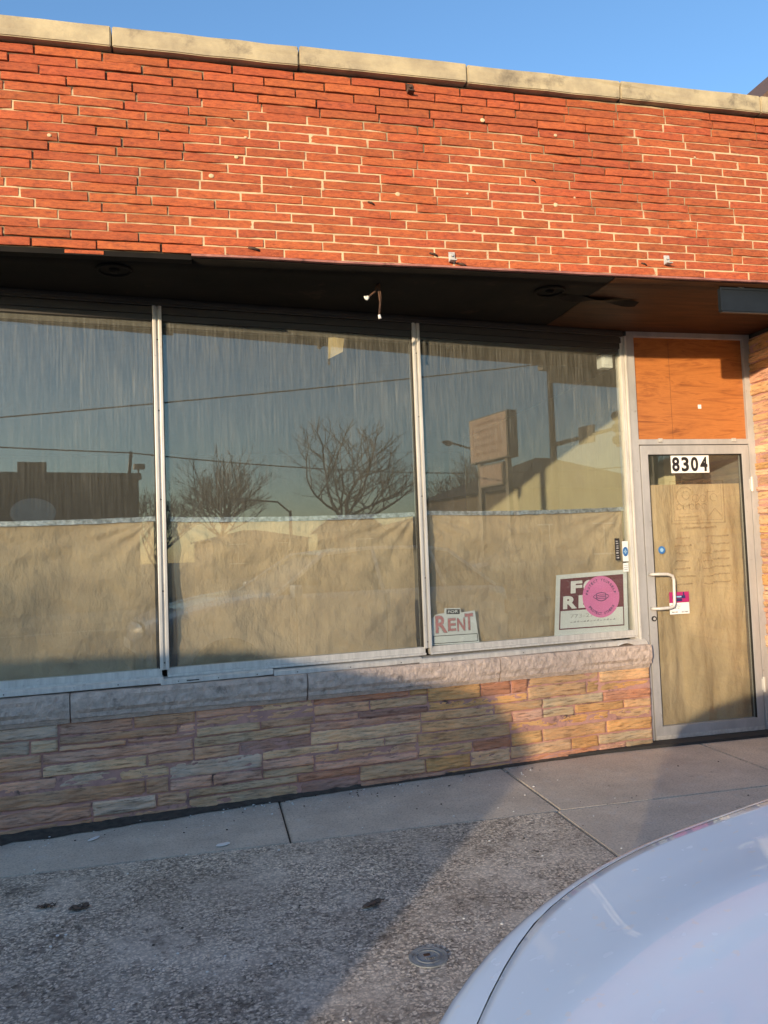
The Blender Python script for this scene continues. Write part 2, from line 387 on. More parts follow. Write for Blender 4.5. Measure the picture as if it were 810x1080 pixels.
# roman brick parapet
mb = MB(); mo = MB()
rows = 21; z0 = 2.985; rh = (COP0 - .012 - z0) / rows
grid_j = []
for r in range(rows):
    x = XL - rnd(0, .1) - (r % 2) * .135 - random.choice((0, 0, .02, -.02, .06))
    zc = z0 + r * rh
    while x < XRR:
        L = .305 + rnd(-.012, .012)
        if random.random() < .03: L *= .62
        a, b = max(x, XL), min(x + L, XRR)
        x += L + rnd(.007, .011)
        if b - a < .04: continue
        h = rh - rnd(.0055, .009); t = rnd(-.0035, .0035); tz = rnd(-.0015, .0015)
        dep = rnd(.000, .005); v = rnd(.84, 1.1); g = rnd(.9, 1.1)
        bm = bmesh.new(); bmesh.ops.create_cube(bm, size=1)
        bmesh.ops.subdivide_edges(bm, edges=[e for e in bm.edges if abs(e.verts[0].co.x - e.verts[1].co.x) > .5], cuts=7, use_grid_fill=True)
        for vv in bm.verts:
            q = vv.co.copy(); X = (a + b) / 2 + q.x * (b - a)
            up = q.z > 0; front = q.y < 0
            zz = zc + rh * .5 + q.z * h + t * q.x + tz
            wob = .0022 * fn_noise(X * 14, zc * 30 + (7 if up else 0))
            zz += wob
            yy = FY - dep - .0 + (q.y + .5) * .06 + (.0025 * fn_noise(X * 20, zz * 35, 5) if front else 0)
            if front and abs(q.x) > .49: yy += .002
            vv.co = (X, yy, zz)
        bmesh.ops.bevel(bm, geom=[e for e in bm.edges if e.verts[0].co.y < FY + .02 and e.verts[1].co.y < FY + .02 and len(e.link_faces) == 2 and abs(e.calc_face_angle(0)) > .7], offset=.0018, segments=1, affect='EDGES')
        mb.bm(bm, None, (v, v * g, v * .95))
# mortar sheet: shallow (cream) in some places, deeply raked (dark) in others
nx = 420; nz = 84
vs = []; cs = []
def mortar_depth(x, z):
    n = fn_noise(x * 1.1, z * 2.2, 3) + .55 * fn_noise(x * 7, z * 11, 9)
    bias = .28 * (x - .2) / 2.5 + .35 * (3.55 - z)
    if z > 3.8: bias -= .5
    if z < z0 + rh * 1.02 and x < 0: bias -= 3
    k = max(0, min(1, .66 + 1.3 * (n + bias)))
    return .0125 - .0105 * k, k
for j in range(nz + 1):
    for i in range(nx + 1):
        x = XL + (XRR - XL) * i / nx; z = z0 + (COP0 - z0 - .004) * j / nz
        d, k = mortar_depth(x, z)
        vs.append((x, FY + d + .002 * fn_noise(x * 40, z * 60), z)); cs.append(k)
for j in range(nz):
    for i in range(nx):
        a = j * (nx + 1) + i; k = cs[a]
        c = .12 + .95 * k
        mo.c.append((c, c, c)); mo.f.append([a, a + 1, a + nx + 2, a + nx + 1]); mo.sm.append(True)
mo.v = vs
par = obj('parapet_bricks', mb, M['brick'], bld)
tag(par, 'thin red bricks laid in running bond with chipped faces')
obj('parapet_mortar', mo, M['mortar'], bld)
mb = MB(); mb.box((XL, FY + .03, 2.975), (XRR, FY + .30, COP0 - .006)); obj('parapet_backing', mb, M['intdark'], bld)

# limestone coping blocks
cx = [-4.3, -3.25, -2.305, -1.36, -.415, .53, 1.468, 2.41, 3.355, 4.5]
for a, b in zip(cx[:-1], cx[1:]):
    mb = MB(); bm = bmesh.new(); bmesh.ops.create_cube(bm, size=1)
    bmesh.ops.subdivide_edges(bm, edges=list(bm.edges), cuts=5, use_grid_fill=True)
    dz = rnd(-.003, .003); dd = rnd(-.004, .004)
    for v in bm.verts:
        q = v.co.copy(); X = (a + b) / 2 + q.x * (b - a - .007)
        v.co = (X, FY + .13 + q.y * .335 + dd + .003 * fn_noise(X * 9, q.z * 5, 2), (COP0 + COP1) / 2 + q.z * (COP1 - COP0) + dz + .003 * fn_noise(X * 7, q.y * 6, 8))
    bmesh.ops.bevel(bm, geom=[e for e in bm.edges if len(e.link_faces) == 2 and e.calc_face_angle(0) > .8], offset=.005, segments=2, affect='EDGES')
    mb.bm(bm); obj('coping_stone', mb, M['coping'], bld)
mb = MB()
mb.box((XL, FY + .03, COP0 - .004), (XRR, FY + .28, COP0 + .012)); obj('coping_bed', mb, M['intdark'], bld)

# soffit (slightly sagging, in two materials)
def soffit(x0, x1, m, name, n=16):
    mb = MB(); vs = []; fs = []
    for i in range(n + 1):
        for j in range(9):
            x = x0 + (x1 - x0) * i / n; y = FY + .012 + j * (5.25 - FY) / 8
            z = SOFF + .006 * fn_noise(x * 1.5, y * 2) - .004 * math.sin(math.pi * j / 8)
            vs.append((x, y, z))
    for i in range(n):
        for j in range(8):
            a = i * 9 + j; fs.append([a, a + 1, a + 10, a + 9])
    o = len(vs); vs += [(a, b, c + .012) for a, b, c in vs]
    fs += [[k + o for k in f[::-1]] for f in fs]
    rim = [i * 9 for i in range(n + 1)]
    for p, q in zip(rim[:-1], rim[1:]): fs.append([p, q, q + o, p + o])
    mb.add(vs, fs, smooth=True); return obj(name, mb, m, bld)
sof = soffit(XL, 2.33, M['soffit'], 'soffit')
tag(soffit(2.336, 4.03, M['soffit_ply'], 'soffit'), 'brown wood soffit section over the door')
# recessed downlights in soffit
for (x, y) in ((2.042, 4.25), (-.449, 4.2)):
    mb = MB(); pts = []
    for k in range(25):
        an = 2 * math.pi * k / 24; pts.append((x + .085 * math.cos(an), y + .085 * math.sin(an), SOFF - .006))
    mb.tube(pts, .009, 6); mb.cyl((x, y, SOFF - .001), (x, y, SOFF - .004), .078, 24); mb.tube([(x, y, SOFF), (x, y, SOFF - .02)], [.03, .02], 12)
    obj('downlight', mb, M['soffit'], bld)
# a curled strip of soffit skin
mb = MB(); vs = []; fs = []
for i in range(13):
    t = i / 12
    for j in range(3): vs.append((2.15 + t * .55, 4.30 + j * .03 + .05 * t, SOFF - .012 - .012 * math.sin(t * 9) * (j - 1) - .01 * t))
for i in range(12):
    for j in range(2): a = i * 3 + j; fs.append([a, a + 1, a + 4, a + 3])
mb.add(vs, fs, smooth=True); tag(obj('peeling_strip', mb, M['soffit'], bld), 'peeling strip of soffit skin')
# lintel angle under the bricks, bowed
mb = MB(); n = 40
for i in range(n):
    xa = -.05 + (4.42 + .05) * i / n; xb = -.05 + (4.42 + .05) * (i + 1) / n
    za = 2.972 + .004 * fn_noise(xa * 2, 1); zb = 2.972 + .004 * fn_noise(xb * 2, 1)
    vs = []
    for x, z in ((xa, za), (xb, zb)):
        vs += [(x, FY - .012, z), (x, FY - .012, z + .011), (x, FY + .05, z + .011), (x, FY + .05, z - .001)]
    mb.add(vs, [[0, 4, 5, 1], [1, 5, 6, 2], [3, 7, 4, 0][::1]])
tag(obj('lintel', mb, M['lintel'], bld), 'thin red painted steel lintel edge')
mb = MB(); mb.box((XL, FY - .006, 2.952), (-.05, FY + .05, 2.958)); mb.box((-1.3, FY + .01, 2.958), (-.05, FY + .06, 2.985))
obj('soffit_edge', mb, M['soffit'], bld)
mb = MB(); mb.box((-.66, FY + .004, 2.962), (-.475, FY + .05, 2.982), bev=.004); obj('loose_brick', mb, M['brick'], bld)

# metal clips and screw stubs left on the parapet
for (x, z, sgn) in ((1.142, 3.966, 1), (1.342, 3.032, 1), (2.667, 3.078, 1)):
    mb = MB()
    mb.box((x - .018, FY - .012, z - .028), (x + .018, FY - .006, z + .028), bev=.002)
    mb.box((x - .018, FY - .045, z - .028), (x + .018, FY - .012, z - .022), bev=.001)
    mb.cyl((x, FY - .012, z + .008), (x, FY - .022, z + .008), .007, 10)
    obj('metal_clip', mb, M['steel' if z < 3.5 else 'rust'], bld)
mb = MB()
for (x, z, r) in ((.268, 3.025, .013), (1.24, 3.045, .010), (1.4, 2.995, .012), (.175, 3.707, .004), (2.52, 3.05, .008), (.9, 3.31, .008), (1.85, 3.5, .006), (-.15, 3.62, .006)):
    mb = MB(); mb.tube([(x - r * 2.2, FY - .003, z + .006), (x, FY - .014, z), (x + r * 2, FY - .004, z - .007)], r * .55, 6)
    obj('anchor_stub', mb, M['rust'], bld)
# pale plugged anchor holes
for k, (x, z) in enumerate(((.24, 3.62), (.19, 3.51), (.06, 3.40), (.47, 3.37), (.64, 3.37), (1.05, 3.37), (2.1, 3.42), (2.0, 3.78), (1.98, 3.37), (2.9, 3.72), (-.72, 3.55), (1.56, 3.83), (1.45, 3.40))):
    mb = MB(); r = .007 + .003 * ((k * 7) % 3)
    bm = bmesh.new(); bmesh.ops.create_icosphere(bm, subdivisions=2, radius=r)
    for v in bm.verts: v.co = (v.co.x * 1.1 + x, v.co.y * .35 + FY - .004, v.co.z * (.9 + .2 * fn_noise(v.co.x * 90, k)) + z)
    mb.bm(bm, None, (1.1, 1.1, 1.1)); obj('plugged_hole', mb, M['mortar'], bld)

# ---- window frames and glass
def thin_line(mb, s0, s1, z0, z1, d0, d1, bev=.0015): mb.box((s0, d0, z0), (s1, d1, z1), W, bev=bev)
bays = [(-3.02, -1.385, 0), (-1.335, .238, 1), (.288, 1.868, 2), (1.92, 3.487, 3)]
win_lab = {0: 'far left plate glass shop window papered to half height', 1: 'plate glass shop window reflecting a low dark building',
           2: 'middle plate glass shop window reflecting bare trees', 3: 'plate glass shop window beside the door holding rental signs'}
for (s0, s1, k) in bays:
    we = empty('shop_window', W((s0 + s1) / 2, 0, .77) - Vector(bld.location), label=win_lab[k]); we.parent = bld
    mb = MB(); mb.box((s0 - .012, -.006, .79), (s1 + .012, 0, 2.90), W)
    obj('glass_pane', mb, M['glass'], we)
    mb = MB(); thin_line(mb, s0 - .01, s1 + .01, .772, .808, -.03, .016); thin_line(mb, s0 - .01, s1 + .01, .758, .772, -.03, .030)
    obj('bottom_rail', mb, M['alu'], we)
    mb = MB(); thin_line(mb, s0 - .01, s1 + .01, 2.872, 2.915, -.04, .02); thin_line(mb, s0 - .01, s1 + .01, 2.835, 2.868, -.04, .012); thin_line(mb, s0 - .01, s1 + .01, 2.80, 2.832, -.05, -.007)
    obj('head_stop', mb, M['head'], we)
    mb = MB(); thin_line(mb, s0, s1, 2.868, 2.872, -.02, .011); thin_line(mb, s0, s1, 2.832, 2.835, -.02, .006)
    obj('head_gasket', mb, M['gasket'], we)
# head channel running over all bays
mb = MB(); mb.box((-3.1, -.05, 2.918), (3.50, .034, 2.962), W, bev=.003); mb.box((-3.1, .034, 2.935), (3.50, .040, 2.952), W, bev=.001)
obj('head_channel', mb, M['head'], bld)
# mullions: two ribs and a groove
for s in (-1.36, .263, 1.894):
    mb = MB()
    mb.box((s - .026, -.05, .80), (s - .006, .030, 2.925), W, bev=.004)
    mb.box((s + .006, -.05, .80), (s + .026, .030, 2.925), W, bev=.004)
    mb.box((s - .006, -.05, .80), (s + .006, .016, 2.925), W)
    mu = obj('mullion', mb, M['alu'], bld)
    for q in (-.0285, .0285): g = MB(); g.box((s + q - .002, -.03, .79), (s + q + .002, .014, 2.87), W); obj('gasket', g, M['gasket'], mu)
    for z in (.84, 1.25, 1.78, 2.3, 2.72): g = MB(); g.cyl(W(s, .014, z), W(s, .020, z), .004, 8); obj('screw', g, M['darkmetal'], mu)
mb = MB()
mb.box((3.487, -.05, .70), (3.512, .020, 2.925), W, bev=.004); mb.box((3.516, -.05, .70), (3.532, .034, 2.925), W, bev=.004); mb.box((3.510, -.05, .70), (3.518, .012, 2.925), W)
tag(obj('mullion', mb, M['alu'], bld), 'corner mullion beside the door jamb')
# trim strips under the glass, in separate slightly misaligned pieces
for (a, b, z, dz, l) in ((-3.05, -1.4, .742, .0, 0), (-1.39, .255, .732, 0, 0), (.238, .88, .723, .004, 1), (.884, 1.832, .717, .004, 0), (1.815, 3.30, .712, .002, 2)):
    mb = MB(); n = 12; vs = []
    zz = z
    for i in range(n + 1):
        s = a + (b - a) * i / n; w = .0025 * fn_noise(s * 6, 4) + dz * i / n
        vs += [W(s, .066, zz + w), W(s, .066, zz + .024 + w), W(s, .058, zz + .030 + w), W(s, -.02, zz + .036 + w)]
    fs = []
    for i in range(n):
        for j in range(3): q = i * 4 + j; fs.append([q, q + 4, q + 5, q + 1])
    fs += [[0, 1, 2, 3][::-1], [n * 4 + j for j in range(4)]]
    mb.add(vs, fs); o = obj('trim_strip', mb, M['alu'], bld)
    for q in (.15, .5, .85): s = a + (b - a) * q; g = MB(); g.cyl(W(s, .064, zz + .013), W(s, .068, zz + .013), .0035, 8); obj('screw', g, M['darkmetal'], o)
    if l == 1: g = MB(); g.box((.38, .0665, .733), (.45, .068, .739), W); obj('slot', g, M['gasket'], o)
# bent flap at the right end
mb = MB(); vs = []
for i in range(11):
    t = i / 10; s = 3.30 + .25 * t
    bow = .018 * math.sin(t * 6) * (1 - .5 * t)
    vs += [W(s, .068 + .008 * math.sin(t * 8), .712 + bow), W(s, .06 + .01 * math.sin(t * 5), .738 + bow * .6), W(s, .02, .746)]
mb.add(vs, [[i * 3 + j, i * 3 + 3 + j, i * 3 + 4 + j, i * 3 + 1 + j] for i in range(10) for j in (0, 1)], smooth=True)
tag(obj('trim_strip', mb, M['alu'], bld), 'bent and crumpled end of the metal trim')

# ---- stone sill ledge (segments) and veneer base
for (a, b) in ((-3.1, -1.5), (-1.496, -.242), (-.236, 1.072), (1.080, 2.357), (2.364, 3.565)):
    mb = MB(); bm = bmesh.new(); bmesh.ops.create_cube(bm, size=1)
    bmesh.ops.subdivide_edges(bm, edges=list(bm.edges), cuts=5, use_grid_fill=True)
    bmesh.ops.subdivide_edges(bm, edges=[e for e in bm.edges if abs(e.verts[0].co.x - e.verts[1].co.x) > .1], cuts=23, use_grid_fill=True)
    endr = b > 3.5
    for v in bm.verts:
        q = v.co.copy(); s = (a + b) / 2 + q.x * (b - a)
        t = q.z + .5
        d = (.5 - q.y) * .20 - .10 if False else (-.02 + (q.y + .5) * .135)
        fr = q.y > .4
        if fr:
            d += .008 * fn_noise(s * 9, t * 4, 1) + .007 * fn_noise(s * 30, t * 12, 4) + .003 * fn_noise(s * 80, t * 20, 4)
            if t < .25: d -= .012
            if t > .95: d -= .008
        z = .590 + t * .130 - .012 * (s - .5) / 3 + (.003 * fn_noise(s * 12, q.y * 9) if t > .9 or t < .1 else 0)
        if endr and q.x > .49: s -= .018 * abs(q.z * 2) ** 2 + (.02 if fr else 0)
        v.co = (s, d, z)
    mb.bm(bm, W, smooth=False); o = obj('sill_stone', mb, M['sill'], bld)
    mb = MB(); n = 24; vs = []
    for i in range(n + 1):
        s = a + .002 + (b - a - .004) * i / n - (.02 if endr and i == n else 0); w = .004 * fn_noise(s * 7, 2)
        zt = .590 - .012 * (s - .5) / 3
        vs += [W(s, .088 + w, zt), W(s, .092 + w, zt - .008), W(s, .080 + w, zt - .030 + w), W(s, .0, zt - .03)]
    mb.add(vs, [[i * 4 + j, i * 4 + 1 + j, i * 4 + 5 + j, i * 4 + 4 + j][::-1] for i in range(n) for j in range(3)] + [[0, 1, 2, 3], [n * 4 + j for j in range(4)][::-1]])
    obj('sill_lip', mb, M['sill'], o)

def veneer(s0, s1, z0, z1, fn, pal, dbase, name, mname, seed, big=0):
    random.seed(seed)
    st = MB()
    stones = []
    z = z0
    while z < z1 - .02:
        H = min(rnd(.12, .19), z1 - z)
        if z1 - (z + H) < .06: H = z1 - z
        s = s0
        while s < s1 - .01:
            L = min(rnd(.5, 1.1), s1 - s)
            if s1 - (s + L) < .25: L = s1 - s
            k = 2 if H < .15 else random.choice((2, 3, 3))
            if s > big: k = 2
            cuts = sorted([rnd(.55, 1.45) for _ in range(k)]); random.shuffle(cuts); tot = sum(cuts); zz = z
            for c in cuts:
                h = H * c / tot; q = s
                while q < s + L - .01:
                    l = min(rnd(.22, .85), s + L - q)
                    if s + L - (q + l) < .09: l = s + L - q
                    stones.append((q, q + l, zz, zz + h)); q += l
                zz += h
            s += L
        z += H
    for (a, b, c, e) in stones:
        g = rnd(.003, .0075); a += g; b -= g; c += g; e -= g
        if b - a < .02 or e - c < .012: continue
        nxs = max(5, int((b - a) / .013)); nzs = max(5, int((e - c) / .005))
        col = random.choice(pal(a)); v = rnd(.82, 1.15); col = tuple(x * v for x in col)
        proud = rnd(-.006, .010); tilt = rnd(-.006, .006); sd = rnd(0, 99)
        vs = []; fs = []
        for j in range(nzs + 1):
            for i in range(nxs + 1):
                x = i / nxs; y = j / nzs
                S = a + (b - a) * x; Z = c + (e - c) * y
                edge = min(x, 1 - x) * (b - a); ez = min(y, 1 - y) * (e - c)
                rr = min(1, min(edge, ez) / .003)
                d = dbase + proud + tilt * (y - .5) + .006 * fn_noise(S * 9, Z * 45, sd) + .004 * fn_noise(S * 35, Z * 70, sd) - .009 * abs(fn_noise(S * 5, Z * 55 + 3 * fn_noise(S * 6, sd), sd + 4)) + .0022 * fn_noise(S * 90, Z * 140, sd) - .005 * (1 - rr)
                if ez < .001: Z += .005 * fn_noise(S * 13, sd) + .0025 * fn_noise(S * 60, sd)
                if edge < .001: S += .005 * fn_noise(Z * 25, sd, 3)
                Z += .010 * fn_noise(S * .9, 7.7)
                vs.append(fn(S, d, Z))
        for j in range(nzs):
            for i in range(nxs): q = j * (nxs + 1) + i; fs.append([q, q + 1, q + nxs + 2, q + nxs + 1])
        o = len(vs)
        ring = [i for i in range(nxs + 1)] + [j * (nxs + 1) + nxs for j in range(1, nzs + 1)] + [nzs * (nxs + 1) + i for i in range(nxs - 1, -1, -1)] + [j * (nxs + 1) for j in range(nzs - 1, 0, -1)]
        back = fn(0, -.03, 0) - fn(0, 0, 0)
        for r in ring: vs.append(Vector(vs[r]) + back)
        for i in range(len(ring)): j = (i + 1) % len(ring); fs.append([ring[j], ring[i], o + i, o + j])
        st.add(vs, fs, col, True)
    m = MB(); nxs = int((s1 - s0) / .02); nzs = max(2, int((z1 - z0) / .012)); vs = []
    for j in range(nzs + 1):
        for i in range(nxs + 1):
            S = s0 + (s1 - s0) * i / nxs; Z = z0 + (z1 - z0) * j / nzs
            vs.append(fn(S, dbase - .009 + .004 * fn_noise(S * 8, Z * 20, 2) + .003 * fn_noise(S * 50, Z * 60), Z))
    m.add(vs, [[j * (nxs + 1) + i, j * (nxs + 1) + i + 1, (j + 1) * (nxs + 1) + i + 1, (j + 1) * (nxs + 1) + i] for j in range(nzs) for i in range(nxs)], smooth=True)
    o = obj(name, st, M['stone'], bld); obj(mname, m, M['stone_mortar'], o)
    return o
TAN = (.58, .42, .27); OCH = (.55, .37, .19); GRN = (.52, .46, .35); GREY = (.55, .46, .40); MAU = (.36, .24, .22); RED = (.46, .26, .19); PNK = (.60, .40, .33); BLU = (.44, .42, .37); SAND = (.62, .48, .35); BRN = (.54, .37, .27)
def pal(s):
    if s < .6: return [GREY, PNK, GREY, BRN, SAND, BRN, PNK, SAND, PNK, SAND]
    if s < 1.7: return [SAND, OCH, SAND, MAU, BRN, SAND, PNK, RED, BRN, TAN]
    return [TAN, OCH, TAN, PNK, SAND, RED, TAN, OCH, GRN]
tag(veneer(-3.1, 3.555, -.01, .562, W, pal, .068, 'stone_base', 'base_mortar', 21, 1.3), 'rough multicoloured stone base under the windows')
tag(veneer(0, 1.06, -.01, 2.93, Rt, lambda s: [SAND, TAN, BRN, OCH, TAN, SAND, PNK], .02, 'side_wall_stone', 'side_wall_mortar', 5, 9), 'tan stone return wall beside the door')
def Fp(s, d, z): return Vector((s, FY + .01 - d, z))
veneer(4.02, 4.42, -.01, 2.95, Fp, lambda s: [SAND, TAN, BRN, OCH, TAN, SAND, PNK], .02, 'pier_stone', 'pier_mortar', 6, 9)
random.seed(11)
mb = MB(); mb.box((4.04, FY + .01, -.02), (4.42, 5.3, 2.965)); obj('pier_core', mb, M['intdark'], bld)
# end of base beside the door jamb, and knee wall core
mb = MB()
mb.prism([(-3.1, -.02), (3.55, -.02), (3.55, .70), (-3.1, .70)], -.12, .055, W); obj('knee_wall', mb, M['stone_mortar'], bld)
# left end pier
mb = MB(); mb.box((-4.2, FY + .0, -.02), (-3.55, 5.2, 2.96)); obj('left_pier', mb, M['tanwall'], bld)

# ---- door, jambs, transom
de = empty('entrance_frame', Vector((3.53, DY, 0)) - Vector(bld.location)); de.parent = bld
mb = MB()
mb.box((2.992, -.05, .01), (3.052, .020, 2.965), Dr, bev=.003); obj('jamb', mb, M['alu_door'], de)
mb = MB(); mb.box((3.962, -.05, .01), (4.022, .020, 2.965), Dr, bev=.003); obj('jamb', mb, M['alu_door'], de)
mb = MB(); mb.box((3.052, -.05, 2.925), (3.962, .020, 2.965), Dr, bev=.003); obj('head_bar', mb, M['alu_door'], de)
mb = MB(); mb.box((3.052, -.05, 2.132), (3.962, .020, 2.172), Dr, bev=.003)
obj('transom_bar', mb, M['alu_door'], de)
for x in (3.22, 3.83):
    mb = MB(); mb.box((x - .016, .020, 2.150), (x + .016, .034, 2.176), Dr, bev=.002); mb.cyl(Dr(x, .034, 2.163), Dr(x, .037, 2.163), .006, 10)
    obj('stop_clip', mb, M['steel'], de)
mb = MB(); mb.box((3.052, -.025, 2.172), (3.345, -.005, 2.925), Dr); mb.box((3.349, -.025, 2.172), (3.962, -.005, 2.925), Dr)
pl = obj('transom_panel', mb, M['ply'], de); tag(pl, 'orange plywood filling the opening over the door')
mb = MB(); mb.box((3.3455, -.03, 2.172), (3.3485, -.008, 2.925), Dr); obj('panel_seam', mb, M['roofwood'], pl)
mb = MB(); mb.box((3.568, -.005, 2.402), (3.594, -.002, 2.432), Dr); obj('paper_label', mb, M['white'], pl)
mb = MB(); mb.box((3.0, -.08, -.005), (4.02, .06, .012), Dr, bev=.004); obj('threshold', mb, M['steel'], de)

dl = empty('glass_door', Vector((3.53, DY, 0.01)) - Vector(bld.location), label='narrow aluminium framed glass shop door papered from inside'); dl.parent = bld
mb = MB()
mb.box((3.058, -.022, .018), (3.118, .022, 2.126), Dr, bev=.003)
mb.box((3.896, -.022, .018), (3.956, .022, 2.126), Dr, bev=.003)
mb.box((3.118, -.022, 2.060), (3.896, .022, 2.126), Dr, bev=.002)
mb.box((3.118, -.022, .018), (3.896, .022, .112), Dr, bev=.002)
obj('door_frame', mb, M['alu_door'], dl)
mb = MB(); mb.box((3.062, .022, .022), (3.952, .027, .050), Dr, bev=.001)
for x in (3.10, 3.5, 3.9): mb.cyl(Dr(x, .027, .036), Dr(x, .030, .036), .004, 8)
obj('door_sweep', mb, M['steel'], dl)
mb = MB()
mb.box((3.118, .0, .112), (3.123, .018, 2.060), Dr); mb.box((3.891, .0, .112), (3.896, .018, 2.060), Dr); mb.box((3.123, .0, 2.055), (3.891, .018, 2.060), Dr)
obj('door_gasket', mb, M['gasket'], dl)
mb = MB(); mb.box((3.116, -.004, .110), (3.898, .002, 2.062), Dr); obj('glass_pane', mb, M['glass_door'], dl)
# pull handle: bowed bar
mb = MB()
pts = [(3.078, .022, 1.195), (3.078, .055, 1.195), (3.12, .072, 1.196), (3.19, .074, 1.193), (3.226, .074, 1.180), (3.236, .074, 1.15), (3.234, .074, 1.06), (3.232, .074, .985), (3.222, .074, .962), (3.19, .074, .953), (3.12, .072, .951), (3.078, .055, .951), (3.078, .022, .951)]
mb.tube(pts, .0115, 10, fn=Dr); obj('handle', mb, M['alu'], dl)
mb = MB(); mb.cyl(Dr(3.092, .022, .878), Dr(3.092, .030, .878), .019, 20); lk = obj('lock_cylinder', mb, M['darkmetal'], dl)
mb = MB(); mb.cyl(Dr(3.092, .030, .878), Dr(3.092, .032, .878), .010, 16); mb.box((3.090, .032, .872), (3.094, .0325, .884), Dr); obj('keyway', mb, M['steel'], lk)
for z in (1.83, .35):
    mb = MB(); mb.cyl(Dr(3.962, .03, z - .055), Dr(3.962, .03, z + .055), .010, 12); mb.box((3.945, .022, z - .04), (3.98, .026, z + .04), Dr, bev=.001)
    for q in (-.018, .018): mb.cyl(Dr(3.962, .03, z + q - .001), Dr(3.962, .03, z + q + .001), .0115, 12)
    obj('hinge', mb, M['alu'], dl)
# house number
mb = MB(); mb.box((3.312, .0022, 1.924), (3.627, .0032, 2.052), Dr); hn = obj('house_number', mb, M['white'], dl); tag(hn, 'white strip reading 8304 in bold black numerals')
mb = MB()
for i, ch in enumerate('8304'):
    x = 3.320 + i * .0775; add_text(mb, ch, (x, x + .062, 1.934, 2.042), .0036, Dr, .035)
obj('numerals', mb, M['blackink'], hn)
# blue round sticker, purple/white notice
def disc(mb, cx, cz, rx, rz, d0, d1, fn, n=36): mb.prism([(cx + rx * math.cos(2 * math.pi * i / n), cz + rz * math.sin(2 * math.pi * i / n)) for i in range(n)], d0, d1, fn)
mb = MB(); disc(mb, 3.198, 1.366, .028, .028, .0022, .0030, Dr); sb = obj('round_sticker', mb, M['blue'], dl); tag(sb, 'small round blue sticker above the handle')
mb = MB(); disc(mb, 3.198, 1.366, .014, .014, .0030, .0034, Dr); obj('sticker_centre', mb, M['paleblue'], sb)
mb = MB(); mb.box((3.238, .0022, .982), (3.398, .0030, 1.058), Dr); nt_ = obj('door_notice', mb, M['mag'], dl); tag(nt_, 'small notice with magenta top and white lower half')
mb = MB(); mb.box((3.236, .0022, .898), (3.396, .0030, .980), Dr); obj('notice_lower', mb, M['white'], nt_)
mb = MB(); mb.box((3.262, .0031, 1.010), (3.368, .0035, 1.032), Dr); mb.box((3.35, .0031, 1.032), (3.36, .0035, 1.056), Dr); mb.box((3.276, .0031, .990), (3.34, .0035, 1.008), Dr); obj('notice_emblem', mb, M['navy'], nt_)
mb = MB()
for (a, b, z) in ((3.266, 3.336, 1.018),): mb.box((a, .0036, z), (b, .0039, z + .010), Dr)
obj('notice_title', mb, M['paleblue'], nt_)
mb = MB()
for i in range(3):
    x = 3.250
    while x < 3.33 - .01 * i: l = rnd(.005, .014); mb.box((x, .0031, .960 - i * .011), (x + l, .0035, .965 - i * .011), Dr); x += l + .004
for (a, b) in ((3.25, 3.30), (3.33, 3.385)): mb.box((a, .0031, .908), (b, .0035, .918), Dr)
obj('notice_print', mb, M['greyink'], nt_)

# ghost of old lettering on the door glass: frame, arcs and rows of worn strokes
mg, ntg, outg = new_mat('ghost_residue')
d_ = N(ntg, 'ShaderNodeBsdfDiffuse'); d_.inputs[0].default_value = (.20, .13, .06, 1); t_ = N(ntg, 'ShaderNodeBsdfTransparent'); x_ = N(ntg, 'ShaderNodeMixShader')
fg = ramp(ntg, noise_n(ntg, coords(ntg), 30, 4, .6), [(.3, .08), (.7, .32)]); ntg.links.new(fg, x_.inputs[0])
ntg.links.new(t_.outputs[0], x_.inputs[1]); ntg.links.new(d_.outputs[0], x_.inputs[2]); ntg.links.new(x_.outputs[0], outg.inputs[0])
mb = MB(); GD = .0022
def strip(pts, w):
    for (a, b), (c, e) in zip(pts[:-1], pts[1:]):
        dx, dz = c - a, e - b; L = math.hypot(dx, dz) or 1; nx_, nz_ = -dz / L * w / 2, dx / L * w / 2
        q = [(a + nx_, b + nz_), (a - nx_, b - nz_), (c - nx_, e - nz_), (c + nx_, e + nz_)]
        mb.add([Dr(x, GD, z) for x, z in q], [[0, 1, 2, 3]])
x0, x1, zb, zt = 3.293, 3.735, 1.553, 1.862
for o in (0, .022): strip([(x0 + o, zb + o), (x1 - o, zb + o), (x1 - o, zt - o), (x0 + o, zt - o), (x0 + o, zb + o)], .010 if o == 0 else .004)
def arc(cx, cz, r, a0, a1, w, n=14, sq=1): strip([(cx + r * math.cos(R(a0 + (a1 - a0) * i / n)), cz + sq * r * math.sin(R(a0 + (a1 - a0) * i / n))) for i in range(n + 1)], w)
arc(3.41, 1.75, .070, 40, 300, .010); arc(3.42, 1.76, .030, 0, 360, .008)
arc(3.50, 1.735, .028, 0, 360, .006); arc(3.56, 1.735, .026, 0, 360, .006); strip([(3.60, 1.71), (3.60, 1.80)], .006); strip([(3.58, 1.78), (3.66, 1.785)], .006); arc(3.65, 1.74, .028, 0, 300, .006)
for i in range(5):
    xx = 3.36 + i * .052; arc(xx, 1.675, .020, rnd(0, 90), rnd(250, 360), .008); strip([(xx - .02, 1.65), (xx - .02, 1.70)], .006)
strip([(3.60, 1.60), (3.655, 1.66), (3.71, 1.60)], .007); strip([(3.35, 1.60), (3.52, 1.605)], .010); strip([(3.36, 1.63), (3.45, 1.625)], .006)
random.seed(3)
def scribble(xa, xb, z, h):
    x = xa
    while x < xb:
        w = rnd(.010, .022)
        strip([(x, z + rnd(-.003, .003)), (x + w * .5, z + rnd(0, h)), (x + w, z + rnd(-.002, .004))], h * .9); x += w + .002
scribble(3.37, 3.66, 1.515, .016)
